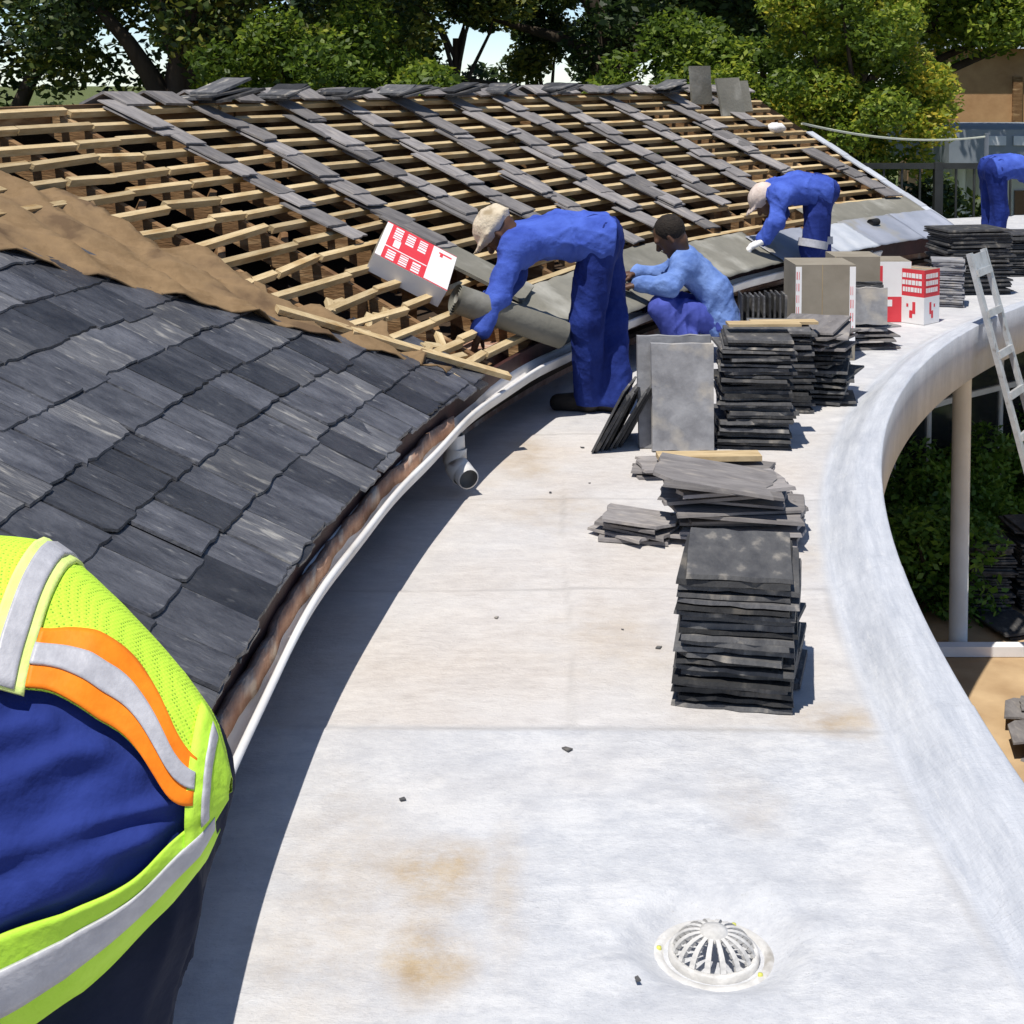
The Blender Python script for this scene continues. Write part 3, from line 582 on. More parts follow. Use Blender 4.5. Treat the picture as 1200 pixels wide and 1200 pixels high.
stack(.72, 6.13, 3, 1.5, 'slate under the end of the short pale plank', 'slates under the short plank', vs=VT, jit=.02, rj=.3, sc=(.7, .8), step=.016)
stack(.98, 6.1, 3, 1.3, 'slate under the other end of the short pale plank', 'slates under the short plank end', vs=VT, jit=.02, rj=.3, sc=(.6, .6), step=.016)
# the tall stacks
stack(1.13, 6.72, 31, -.06, 'dark slate in the high stack beside the upright grey slates', 'slates in the high stack', jit=.02, rj=.07, sc=(1.05, 1.0), step=.0160)
stack(1.62, 7.62, 16, -.3, 'dark slate in the slumped stack near the rim', 'slates in the slumped stack', vs=VS, jit=.035, rj=.22, sc=(1.0, 1.0), step=.0165, tilt=.05)
stack(1.60, 7.60, 6, -.5, 'loose slate lying askew on top of the slumped stack', 'slates on top of the slumped stack', vs=VT, jit=.05, rj=.35, z0=.28, sc=(1.0, .95), step=.020, tilt=.09)
plank('plank', (1.18, 6.76, .535), .34, .10, .012, .02, 'brown board laid on top of the high slate stack', 'plank')
plank('plank', (1.40, 7.42, .43), .34, .09, .014, .05, 'brown board bridging the high stack and the slumped stack', 'plank')
stack(1.38, 7.45, 24, -.1, 'dark slate in the stack between the high stack and the slumped one', 'slates in the middle stack', jit=.02, rj=.1, step=.0165)
# upright slates and the ones leaning on them
for k, (x, y, w, h, m, lab) in enumerate(((.775, 6.50, .285, .49, 'dusty', 'large upright pale grey slate with stained tan edges'), (.745, 6.56, .34, .515, 'dusty', 'upright slate just behind the large stained one'), (.76, 6.62, .33, .50, 'stack', 'dark upright slate at the back of the upright group'))):
    o = obj('upright_slate', slate_mesh(w, h, .022, g, .004, 0), None, M[m]); o.matrix_basis = Matrix.Translation((x, y, .003)) @ Matrix.Rotation(.05, 4, 'Z') @ Matrix.Rotation(R(83), 4, 'X'); tag(o, lab, 'slate', 'upright slates')
for k in range(7):
    o = obj('leaning_slate', VS[k % len(VS)]); o.matrix_basis = Matrix.Translation((.40+.022*k, 6.60+.015*k, .004)) @ Matrix.Rotation(-.25, 4, 'Z') @ Matrix.Rotation(R(-62+g.uniform(-2, 2)), 4, 'Y') @ Matrix.Rotation(R(-90), 4, 'Z') @ Matrix.Diagonal((1, .82, 1, 1)); tag(o, 'dark slate in the row leaning against the upright grey slates', 'slate', 'slates leaning in a row')
stack(2.16, 9.15, 8, .3, 'rough slate lying under the squat grey slate pack', 'slates under the squat pack', vs=VT, jit=.06, rj=.5, sc=(1.2, 1.1), step=.017, tilt=.06)
for k in range(7):
    o = obj('upright_slate', VS[k % len(VS)], None); o.data = VS[k % len(VS)] if k else slate_mesh(.36, .235, .016, g, .003, 0)
    if k == 0: o.data.materials.append(M['dusty'])
    o.matrix_basis = Matrix.Translation((2.16+.008*k, 8.98+.032*k, .155)) @ Matrix.Rotation(R(88), 4, 'X') @ Matrix.Diagonal((1, 1 if k == 0 else .60, 1, 1)); tag(o, 'small slate standing on edge in the squat grey pack' if k else 'pale grey front slate of the squat pack near the rim', 'slate', 'slates of the squat pack' if k else None)
stack(1.48, 8.62, 12, .1, 'brown edged slate in the low stack behind the middle stack', 'slates in the low brown stack', vs=VS, jit=.015, rj=.06, step=.0165, sc=(1, .8)); 
for k in range(9):
    o = obj('upright_slate', VS[k % len(VS)]); o.matrix_basis = Matrix.Translation((1.355+.032*k, 8.58, .215)) @ Matrix.Rotation(R(90), 4, 'X') @ Matrix.Rotation(R(88), 4, 'Y') @ Matrix.Diagonal((.62, .50, 1, 1)); tag(o, 'slate standing on edge beside the tall brown carton', 'slate', 'slates on edge beside the brown carton')
stack(3.62, 11.45, 29, .12, 'dark slate in the broad stack by the ladder head', 'slates in the broad stack by the ladder', vs=VS, jit=.02, rj=.06, sc=(1.65, 1.2), step=.0175, stuff=True)
stack(4.42, 12.5, 20, .1, 'dark slate in the stack at the feet of the far bending worker', 'slates at the far worker', vs=VS, jit=.02, rj=.06, sc=(1.6, 1.2), step=.0175, stuff=True)
stack(3.25, 10.75, 20, -.3, 'tan edged slate in the narrow stack behind the red carton', 'slates in the narrow tan stack', vs=variants(5, .30, .39, .0145, M['dusty'], .008, .05), jit=.01, rj=.04, sc=(.75, .7), step=.0168, stuff=True)

# ------------------------------------------------------------ cartons with red and white print
def carton(loc, rz, w, d, h, label, faces, Mx=None, grp='red and white cartons'):
    root = empty('carton', loc); root.rotation_euler = (0, 0, rz)
    if Mx is not None: root.matrix_basis = Mx
    tag(root, label, 'carton', grp)
    b = MB(); e = .004; b.box(-w/2, w/2, -d/2, d/2, 0, h); o = obj('box', b.me(), root, M['card'])
    for (side, x0, x1, z0, z1, m, lift) in faces:       # flat print panels on a face; fractions of that face
        b = MB(); t = .0012*lift
        if side == 'front': b.box(-w/2+w*x0, -w/2+w*x1, -d/2-t, -d/2-t+.001, h*z0, h*z1)
        elif side == 'right': b.box(w/2+t-.001, w/2+t, -d/2+d*x0, -d/2+d*x1, h*z0, h*z1)
        elif side == 'left': b.box(-w/2-t, -w/2-t+.001, -d/2+d*x0, -d/2+d*x1, h*z0, h*z1)
        else: b.box(-w/2+w*x0, -w/2+w*x1, -d/2+d*z0, -d/2+d*z1, h+t-.001, h+t)
        obj('print_panel', b.me(), root, M[m])
    return root
def bars(side, x0, x1, z0, z1, n, m, lift):             # rows of bold lettering too coarse to read
    out = []; gg = random.Random(n*7+int(x0*100))
    for i in range(n):
        a = z0+(z1-z0)*(i+.15)/n; b_ = z0+(z1-z0)*(i+.8)/n; x = x0
        while x < x1-.03:
            ww = gg.uniform(.05, .12)*(x1-x0)*1.6; out.append((side, x, min(x+ww, x1), a, b_, m, lift)); x += ww+.025
    return out
carton((1.87, 8.78, .003), .02, .36, .34, .575, 'tall brown carton with red and white printed edges', [('front', .0, .10, .02, .98, 'paper', 1), ('front', .90, 1.0, .2, .98, 'paper', 1)]+bars('front', .015, .085, .1, .95, 7, 'red', 2)+bars('front', .915, .985, .25, .8, 4, 'red', 2)+[('front', .44, .45, 0, 1, 'plank', 1)])
carton((2.30, 9.75, .003), .0, .30, .30, .50, 'plain brown carton standing behind the white and red one', [('front', 0, .02, 0, 1, 'plank', 1)])
carton((2.63, 10.12, .003), .0, .26, .30, .42, 'carton with white upper panel and red lower panel', [('front', .0, 1, .42, 1, 'paper', 1), ('front', .0, 1, 0, .42, 'red', 1), ('front', .1, .24, .66, .93, 'red', 2), ('front', .12, .5, .26, .37, 'paper', 2), ('right', 0, 1, 0, 1, 'red', 1), ('right', .2, .7, .6, .8, 'paper', 2), ('top', 0, 1, 0, 1, 'card', 1)])
pr2 = lambda sd: [(sd, 0, 1, .5, 1, 'red', 1), (sd, 0, 1, 0, .5, 'paper', 1), (sd, .34, .46, .18, .40, 'red', 2), (sd, .46, .58, .10, .24, 'red', 2), (sd, .62, .70, .3, .36, 'red', 2)]+bars(sd, .1, .9, .56, .95, 3, 'paper', 2)
carton((2.82, 9.98, .003), .75, .195, .195, .375, 'carton standing cornerwise with red upper half and white lower half', pr2('front')+pr2('left')+[('right', 0, 1, 0, 1, 'red', 1), ('top', .46, .54, 0, 1, 'plank', 1)])
# the one lying on the battens, its printed end turned to the light
x, u, n = frame(160.4); up = (n*.93+u*-.1-x*.1).normalized(); yv = (u*.95+x*-.35); yv = (yv-up*yv.dot(up)).normalized(); xv = yv.cross(up)
p_ = cone(160.85, .62, .01)
carton((0, 0, 0), 0, .42, .40, .10, 'flat carton with bold red print lying on the stripped battens', [('top', 0, 1, 0, 1, 'red', 1), ('top', .02, .98, .0, .33, 'paper', 2), ('top', .0, .97, .92, 1, 'paper', 2), ('front', 0, 1, 0, 1, 'paper', 1), ('left', 0, 1, 0, 1, 'paper', 1), ('top', .84, .88, .06, .24, 'red', 3), ('top', .76, .84, .18, .22, 'red', 3)]
       + bars('top', .62, .96, .38, .90, 3, 'paper', 2)+bars('top', .03, .30, .38, .90, 3, 'paper', 2)+[('top', .33, .355, .34, .92, 'paper', 2), ('top', .40, .60, .74, .83, 'paper', 2)], basis(p_, xv, yv, up))
b = MB(); b.box(-.17, .17, -.36, .36, 0, .018); o = obj('board_offcut', b.me(), None, M['felt']); x, u, n = frame(158.6); o.matrix_basis = basis(cone(158.6, .52, .03), (x*.97+u*.2).normalized(), (u*.97-x*.2).normalized(), n)
tag(o, 'grey green board lying on the battens beside the red printed carton', 'board')

# ------------------------------------------------------------ roof drain
DRN = empty('roof_drain', (DR[0], DR[1], -.051)); tag(DRN, 'domed white drain grate set in a dish of the flat roof', 'drain')
def lathe(prof, n=40):
    v = []; f = []; k = len(prof)
    for i in range(n):
        a = 2*math.pi*i/n
        for r, z in prof: v.append((r*math.cos(a), r*math.sin(a), z))
    for i in range(n):
        for j in range(k-1): f.append((i*k+j, ((i+1) % n)*k+j, ((i+1) % n)*k+j+1, i*k+j+1))
    return mesh(v, f, True)
obj('flange', lathe([(.126, -.004), (.124, .010), (.112, .016), (.102, .013), (.098, .006), (.078, .004), (.074, -.004)]), DRN, M['drain'])
obj('sump', lathe([(.076, .003), (.074, -.03), (.0, -.03)]), DRN, M['black'])
obj('collar', lathe([(.090, .004), (.090, .020), (.080, .023), (.076, .016), (.076, .004)]), DRN, M['drain'])
obj('crown_cap', lathe([(.030, .052), (.027, .063), (.012, .067), (0, .068)]), DRN, M['drain'])
rb = MB(); pr_ = [(.083-.059*(1-math.cos(t*math.pi/2)), .014+.046*math.sin(t*math.pi/2)) for t in [i/7 for i in range(8)]]
for i in range(7):
    (r0, z0), (r1, z1) = pr_[i], pr_[i+1]; w0 = .0058*(.5+.5*r0/.083); w1 = .0058*(.5+.5*r1/.083)
    rb.add([(r0, -w0, z0), (r0, w0, z0), (r1, w1, z1), (r1, -w1, z1), (r0-.007, -w0, z0-.004), (r0-.007, w0, z0-.004), (r1-.005, w1, z1-.007), (r1-.005, -w1, z1-.007)], [(0, 1, 2, 3), (4, 7, 6, 5), (0, 4, 5, 1), (1, 5, 6, 2), (3, 2, 6, 7), (0, 3, 7, 4)])
rme = rb.me(); rme.materials.append(M['drain'])
for i in range(16): o = obj('rib', rme, DRN); o.rotation_euler = (0, 0, 2*math.pi*i/16+.1)
bl = mat('yellow bolt head', (.55, .55, .10), (.6, .6, .15), 5, .5)
for a in (R(172), R(-42), R(60)): o = obj('bolt', lathe([(.005, 0), (.005, .006), (0, .007)], 10), DRN, bl); o.location = (.108*math.cos(a), .108*math.sin(a), .013)
# sweepings and chips on the membrane
for i in range(12):
    ph = g.uniform(158, 184); e = g.uniform(.4, 1.75); r_ = rrim(ph)+e; p = gpt(ph, r_, .0)
    s = g.uniform(.005, .014)
    me = slate_mesh(s*g.uniform(1, 2), s, .003, g, s*.2); o = obj('slate_chip', me, None, M['stack']); o.location = (p.x, p.y, .004); o.rotation_euler = (0, 0, g.uniform(0, 6)); tag(o, 'tiny slate chip scattered on the pale flat roof', 'chip', 'chips scattered on the flat roof')

# ------------------------------------------------------------ ladder leaning on the rim
K_ = Vector((3.14, 9.50, .14)); nrm = Vector((CR[0]-K_.x, CR[1]-K_.y, 0)).normalized(); tg = Vector((-nrm.y, nrm.x, 0))*-1
foot = K_+nrm*.72; foot.z = GZ; K_ = K_+nrm*.02; dirl = (K_-foot).normalized(); topl = K_+dirl*.42
LD = empty('ladder', foot); tag(LD, 'dull aluminium ladder leaning against the flat roof rim', 'ladder')
nl = tg.cross(dirl)
for sgn in (-1, 1):
    b = MB(); b.beam(foot+tg*.19*sgn, topl+tg*.16*sgn, .065, .028, nl); o = obj('rail', b.me(), None, M['alu']); o.parent = LD; o.matrix_parent_inverse = Matrix.Translation(foot).inverted()
L = (topl-foot).length
for i in range(11):
    t = .12+i*.27
    if t > L: break
    c = foot+dirl*t-nl*.014; b = MB(); b.beam(c-tg*.16, c+tg*.16, .045, .026, nl); o = obj('rung', b.me(), None, M['alu']); o.parent = LD; o.matrix_parent_inverse = Matrix.Translation(foot).inverted()
b = MB(); c = topl-dirl*.08-nl*.0; b.beam(c-tg*.165, c+tg*.165, .13, .03, nl); o = obj('head_plate', b.me(), None, M['alu']); o.parent = LD; o.matrix_parent_inverse = Matrix.Translation(foot).inverted()

# ------------------------------------------------------------ below the rim: posts, glazed wall, hedge, kerb, stored slates
def rpt(phi, r, z): return Vector((CR[0]+r*math.cos(R(phi)), CR[1]+r*math.sin(R(phi)), z))
def post(x, y, r, label):
    b = MB(); b.tube([(x, y, GZ+.01), (x, y, -.255)], r, 20); o = obj('canopy_post', autosmooth(b.me()), None, M['post']); tag(o, label, 'post', 'white posts under the flat roof')
post(3.14, 10.02, .064, 'thick white round post beside the stored slates below the rim')
for k, ph in enumerate((131.0, 118.5)):
    p = rpt(ph, RR+.32, 0); post(p.x, p.y, .05, ['slender white post under the rim near the glazed wall', 'white post under the rim beyond the ladder'][k])
GW = empty('glazed_wall', rpt(140, RR+1.55, GZ)); tag(GW, 'dark glazed wall with white mullions under the flat roof', 'wall')
for i in range(22):
    a0 = 160-2.6*i; p, q = rpt(a0, RR+1.55, 0), rpt(a0-2.6, RR+1.55, 0)
    b = MB(); b.add([(p.x, p.y, GZ+.12), (q.x, q.y, GZ+.12), (q.x, q.y, -.27), (p.x, p.y, -.27)], [(0, 1, 2, 3)]); o = obj('pane', b.me(), None, M['glass']); att(o, GW)
    b = MB(); b.tube([(p.x, p.y, GZ), (p.x, p.y, -.27)], .028, 8); att(obj('mullion', b.me(True), None, M['post']), GW)
    b = MB(); b.beam((p.x, p.y, -1.15), (q.x, q.y, -1.15), .05, .05); att(obj('transom', b.me(), None, M['post']), GW)
plank('kerb', (5.2, 9.85, GZ+.004), 4.6, .09, .07, 0, 'straight white kerb edging the sandy path below the rim', 'paper', cat='kerb')
def leaves(centers, radii, n, size, tint, seed, flat=.0, squash=.75):
    gg = np.random.RandomState(seed); C = np.asarray(centers, float); rad = np.asarray(radii, float)
    w = rad**2; idx = gg.choice(len(C), n, p=w/w.sum())
    d = gg.normal(size=(n, 3)); d /= np.linalg.norm(d, axis=1)[:, None]; rr_ = rad[idx]*(.45+.6*gg.rand(n)**.6)
    P = C[idx]+d*rr_[:, None]*np.array([1, 1, squash])
    a = gg.normal(size=(n, 3)); a[:, 2] *= .6; a /= np.linalg.norm(a, axis=1)[:, None]
    nn_ = d*.6+gg.normal(size=(n, 3))*.6+np.array([0, 0, .5]); b_ = np.cross(nn_, a); b_ /= np.linalg.norm(b_, axis=1)[:, None]+1e-9
    s = size*(.6+.8*gg.rand(n))[:, None]
    V = np.stack([P-a*s*.55, P+b_*s*.30+a*s*.05, P+a*s*.6, P-b_*s*.30+a*s*.05], 1).reshape(-1, 3)
    F = np.arange(n*4).reshape(-1, 4); me = npmesh(V, F, False)
    t = np.clip(tint[0]+tint[1]*gg.rand(n)+tint[2]*(gg.rand(len(C))[idx]-.5), 0, 1)
    at = me.attributes.new('tint', 'FLOAT', 'POINT'); at.data.foreach_set('value', np.repeat(t, 4).astype(np.float32)); return me
def hedge(c, sx, sy, h, n, label, seed, m='leafhg', grp='shrubs below the rim'):
    gg = np.random.RandomState(seed); k = 26; C = np.stack([c[0]+(gg.rand(k)-.5)*sx, c[1]+(gg.rand(k)-.5)*sy, GZ+.15+gg.rand(k)*(h-.25)], 1)
    root = empty('shrub', (c[0], c[1], GZ)); tag(root, label, 'shrub', grp)
    o = obj('foliage', leaves(C, .16+.14*gg.rand(k), n, .055, (.1, .6, .4), seed), None, M[m]); att(o, root)
    b = MB()
    for i in range(6): q = C[gg.randint(k)]; b.tube([(c[0]+(gg.rand()-.5)*.2, c[1]+(gg.rand()-.5)*.2, GZ), tuple(q)], [.018, .006], 6)
    att(obj('stem', b.me(), None, M['bark']), root)
hedge((3.55, 12.0), 1.0, .9, .95, 9000, 'low green shrub at the foot of the glazed wall', 31)
hedge((4.55, 12.6), 1.3, 1.2, 1.0, 11000, 'broad green shrub behind the stored slates', 32)
hedge((4.9, 14.2), 1.6, 1.4, 1.5, 12000, 'tall dark shrub in the shade of the canopy', 33)
hedge((3.2, 10.75), .55, .55, .75, 5000, 'small green shrub just behind the thick white post', 34)
hedge((6.2, 13.2), 1.6, 1.6, 1.2, 9000, 'green shrub beyond the ladder foot', 35)
for k, (x, y, n_) in enumerate(((3.55, 10.75, 26), (3.95, 10.85, 30), (4.4, 10.95, 24), (3.62, 10.32, 3))):
    stack(x, y, n_, .1*k, ['slate in the tall dark stack on the sand next to the thick post', 'slate in the second stack on the sand', 'slate in the outermost stack on the sand', 'slate lying flat on the sand before the stacks'][k], ['stored slates by the post', 'stored slates second', 'stored slates outermost', 'stored slates flat'][k], jit=.025, rj=.1, z0=GZ+.004, step=.021, sc=(1.1, 1), stuff=True)
for k, (x, y) in enumerate(((3.14, 8.35), (3.25, 8.75), (3.5, 8.5))):
    stack(x, y, 5, .5*k, 'broken slate in the rubble pile on the sand under the rim', 'rubble slates on the sand', vs=VT, jit=.08, rj=1.0, z0=GZ+.004, step=.025, tilt=.12, sc=(.8, .7), stuff=True)
def join_rest():
    V = []; F = []; mi = []; mats = []; b = 0
    for me, Mx in REST:
        m_ = me.materials[0]
        if m_ not in mats: mats.append(m_)
        V += [Mx @ v.co for v in me.vertices]; F += [tuple(b+i for i in p.vertices) for p in me.polygons]; mi += [mats.index(m_)]*len(me.polygons); b = len(V)
    me = mesh(V, F)
    for m_ in mats: me.materials.append(m_)
    me.polygons.foreach_set('material_index', mi); return me
tag(obj('stored_slates', join_rest()), 'further dark slates stacked beyond the cartons and on the sand below', 'slates', kind='stuff')

# ------------------------------------------------------------ people: distance fields turned into continuous surfaces
def smin(a, b, k):
    h = np.clip(.5+.5*(b-a)/k, 0, 1); return b+(a-b)*h-k*h*(1-h)
def prim_d(P, q):
    if q[0] == 'cap':
        _, a, b, ra, rb = q[:5]; a = np.asarray(a, float); b = np.asarray(b, float); ab = b-a; L = ab@ab+1e-12
        t = np.clip(((P-a)@ab)/L, 0, 1); return np.linalg.norm(P-a-t[..., None]*ab, axis=-1)-(ra+(rb-ra)*t)
    _, c, A, r = q[:4]; A = np.asarray(A, float); r = np.asarray(r, float)      # ellipsoid, A rows = axes
    l = ((P-np.asarray(c)) @ A.T)/r; n = np.linalg.norm(l, axis=-1); return (n-1)*r.min()*np.clip(n, .6, 1.6)**0
def ext(q):
    if q[0] == 'cap': m = max(q[3], q[4]); return np.minimum(q[1], q[2])-m, np.maximum(q[1], q[2])+m
    m = max(q[3]); return np.asarray(q[1])-m, np.asarray(q[1])+m
def field(P, prims, k):
    d = np.full(P.shape[:-1], 9.0)
    for q in prims: d = smin(d, prim_d(P, q), q[5] if len(q) > 5 else k)
    return d
def sdf_mesh(prims, h=.012, k=.03, disp=None, cuts=()):
    prims = [tuple([q[0]]+[np.asarray(x, float) if not np.isscalar(x) else x for x in q[1:]]) for q in prims]
    lo = np.min([ext(q)[0] for q in prims], 0)-.05; hi = np.max([ext(q)[1] for q in prims], 0)+.05
    n = np.ceil((hi-lo)/h).astype(int)+1; f = np.full(n, .2, np.float32); ax = [lo[i]+h*np.arange(n[i]) for i in range(3)]
    for q in prims:
        a, b = ext(q); pad = .07; i0 = np.maximum(((a-pad-lo)/h).astype(int), 0); i1 = np.minimum(((b+pad-lo)/h).astype(int)+2, n)
        sl_ = tuple(slice(i0[i], i1[i]) for i in range(3)); P = np.stack(np.meshgrid(*[ax[i][sl_[i]] for i in range(3)], indexing='ij'), -1)
        f[sl_] = smin(f[sl_], prim_d(P, q), q[5] if len(q) > 5 and q[0] == 'cap' else k)
    if disp is not None:
        near = np.abs(f) < .06; I = np.argwhere(near); f[near] += disp(lo+h*I)
    for cp, cn in cuts:
        G_ = [(ax[i]-cp[i])*cn[i] for i in range(3)]; f = np.maximum(f, (G_[0][:, None, None]+G_[1][None, :, None]+G_[2][None, None, :]).astype(np.float32))
    s = f < 0; c = np.zeros(n-1, np.int8)
    off = [(i, j, k_) for i in (0, 1) for j in (0, 1) for k_ in (0, 1)]
    sh = lambda A, o: A[o[0]:o[0]+n[0]-1, o[1]:o[1]+n[1]-1, o[2]:o[2]+n[2]-1]
    for o in off: c += sh(s, o)
    act = (c > 0) & (c < 8); I = np.argwhere(act); idx = np.full(n-1, -1, np.int64); idx[act] = np.arange(len(I))
    acc = np.zeros((len(I), 3)); cnt = np.zeros(len(I))
    for a in off:
        for d in range(3):
            if a[d]: continue
            b = list(a); b[d] = 1; fa = f[I[:, 0]+a[0], I[:, 1]+a[1], I[:, 2]+a[2]]; fb = f[I[:, 0]+b[0], I[:, 1]+b[1], I[:, 2]+b[2]]
            m = (fa < 0) != (fb < 0); t = fa/(fa-fb+1e-12); p = np.tile(np.array(a, float), (len(I), 1)); p[:, d] += t; acc[m] += p[m]; cnt[m] += 1
    V = lo+h*(I+acc/cnt[:, None]); Q = []
    for d in range(3):
        sa = [slice(0, n[0]), slice(0, n[1]), slice(0, n[2])]; sb = list(sa); sa[d] = slice(0, n[d]-1); sb[d] = slice(1, n[d])
        A, B = s[tuple(sa)], s[tuple(sb)]; E = np.argwhere(A != B); fl = A[E[:, 0], E[:, 1], E[:, 2]]
        u, v = [(1, 2), (2, 0), (0, 1)][d]; ok = (E[:, u] > 0) & (E[:, v] > 0) & (E[:, u] < n[u]-1) & (E[:, v] < n[v]-1); E, fl = E[ok], fl[ok]
        def cell(du, dv): X = E.copy(); X[:, u] -= du; X[:, v] -= dv; return idx[X[:, 0], X[:, 1], X[:, 2]]
        q = np.stack([cell(1, 1), cell(0, 1), cell(0, 0), cell(1, 0)], 1); q[~fl] = q[~fl][:, ::-1]; Q.append(q)
    return npmesh(V, np.concatenate(Q), True)
def folds(amp, fr, seed, run=(0, 0, 1), stretch=.22):
    # long creases running roughly along `run`, with sharp crests and a few crossing tucks
    gg = np.random.RandomState(seed); ru = np.asarray(run, float); ru = ru/np.linalg.norm(ru); W_ = gg.normal(size=(7, 3)); U_ = gg.normal(size=(7, 3))
    def fn(P):
        s = 0; Q = P-(P@ru)[:, None]*ru*(1-stretch)
        for i in range(7):
            w = W_[i]/np.linalg.norm(W_[i]); X = Q if i < 5 else P*.8
            ph = X@w*fr*(.6+.3*i)+1.5*np.sin(X@U_[i]*fr*.3+i)+.8*np.sin(P@U_[i-1]*fr*.22)
            c = 1-np.abs(np.sin(ph)); s = s+(c**2.2-.25)*[1, .9, .7, .55, .4, .6, .45][i]*(.6+.5*np.sin(P@U_[i]*9+i))
        return -amp*s
    return fn
V3 = lambda *a: np.array(a, float)
def unit(v): v = np.asarray(v, float); return v/np.linalg.norm(v)
def head_prims(c, face, up, s=1.0):
    f = unit(face); u = np.asarray(up, float); u = unit(u-f*(u@f)); r = np.cross(f, u); A = [r, f, u]; c = np.asarray(c, float)
    L = [('ell', c+u*.02*s, A, (.074*s, .094*s, .098*s)), ('ell', c-u*.045*s+f*.02*s, A, (.058*s, .072*s, .075*s)),
         ('cap', c+f*.092*s+u*.012*s, c+f*.112*s-u*.022*s, .009, .016, .012), ('cap', c+f*.085*s+u*.03*s-r*.045*s, c+f*.085*s+u*.03*s+r*.045*s, .014, .014, .015),
         ('cap', c+f*.088*s-u*.055*s-r*.018*s, c+f*.088*s-u*.055*s+r*.018*s, .010, .010, .01), ('cap', c+f*.078*s-u*.095*s, c+f*.075*s-u*.098*s, .02, .02, .02)]
    for sg in (-1, 1): L.append(('cap', c+r*sg*.076*s+u*.02*s, c+r*sg*.078*s-u*.025*s, .013, .010, .01))
    return L, (f, u, r)
def hand_prims(w, d, pn, side, curl=.7):
    w = np.asarray(w, float); d = unit(d); pn = np.asarray(pn, float); pn = unit(pn-d*(pn@d)); x = np.cross(d, pn)*side; L = []
    for k in range(4): L.append(('cap', w+d*.01+x*(-.028+.018*k), w+d*.085+x*(-.033+.022*k), .017, .013, .012))
    for k in range(4):
        a = w+d*.088+x*(-.033+.022*k); l = [.038, .044, .041, .032][k]; d1 = unit(d*math.cos(curl*.6)+pn*math.sin(curl*.6)); d2 = unit(d*math.cos(curl*1.6)+pn*math.sin(curl*1.6))
        b = a+d1*l; e = b+d2*l*.85; L += [('cap', a, b, .0105, .0098, .005), ('cap', b, e, .0098, .0085, .005)]
    a = w+d*.03-x*.036; b = a+unit(d*.6-x*.8+pn*.35)*.042; e = b+unit(d*.9-x*.1+pn*.5)*.034; L += [('cap', a, b, .014, .012, .008), ('cap', b, e, .012, .010, .005)]
    return L
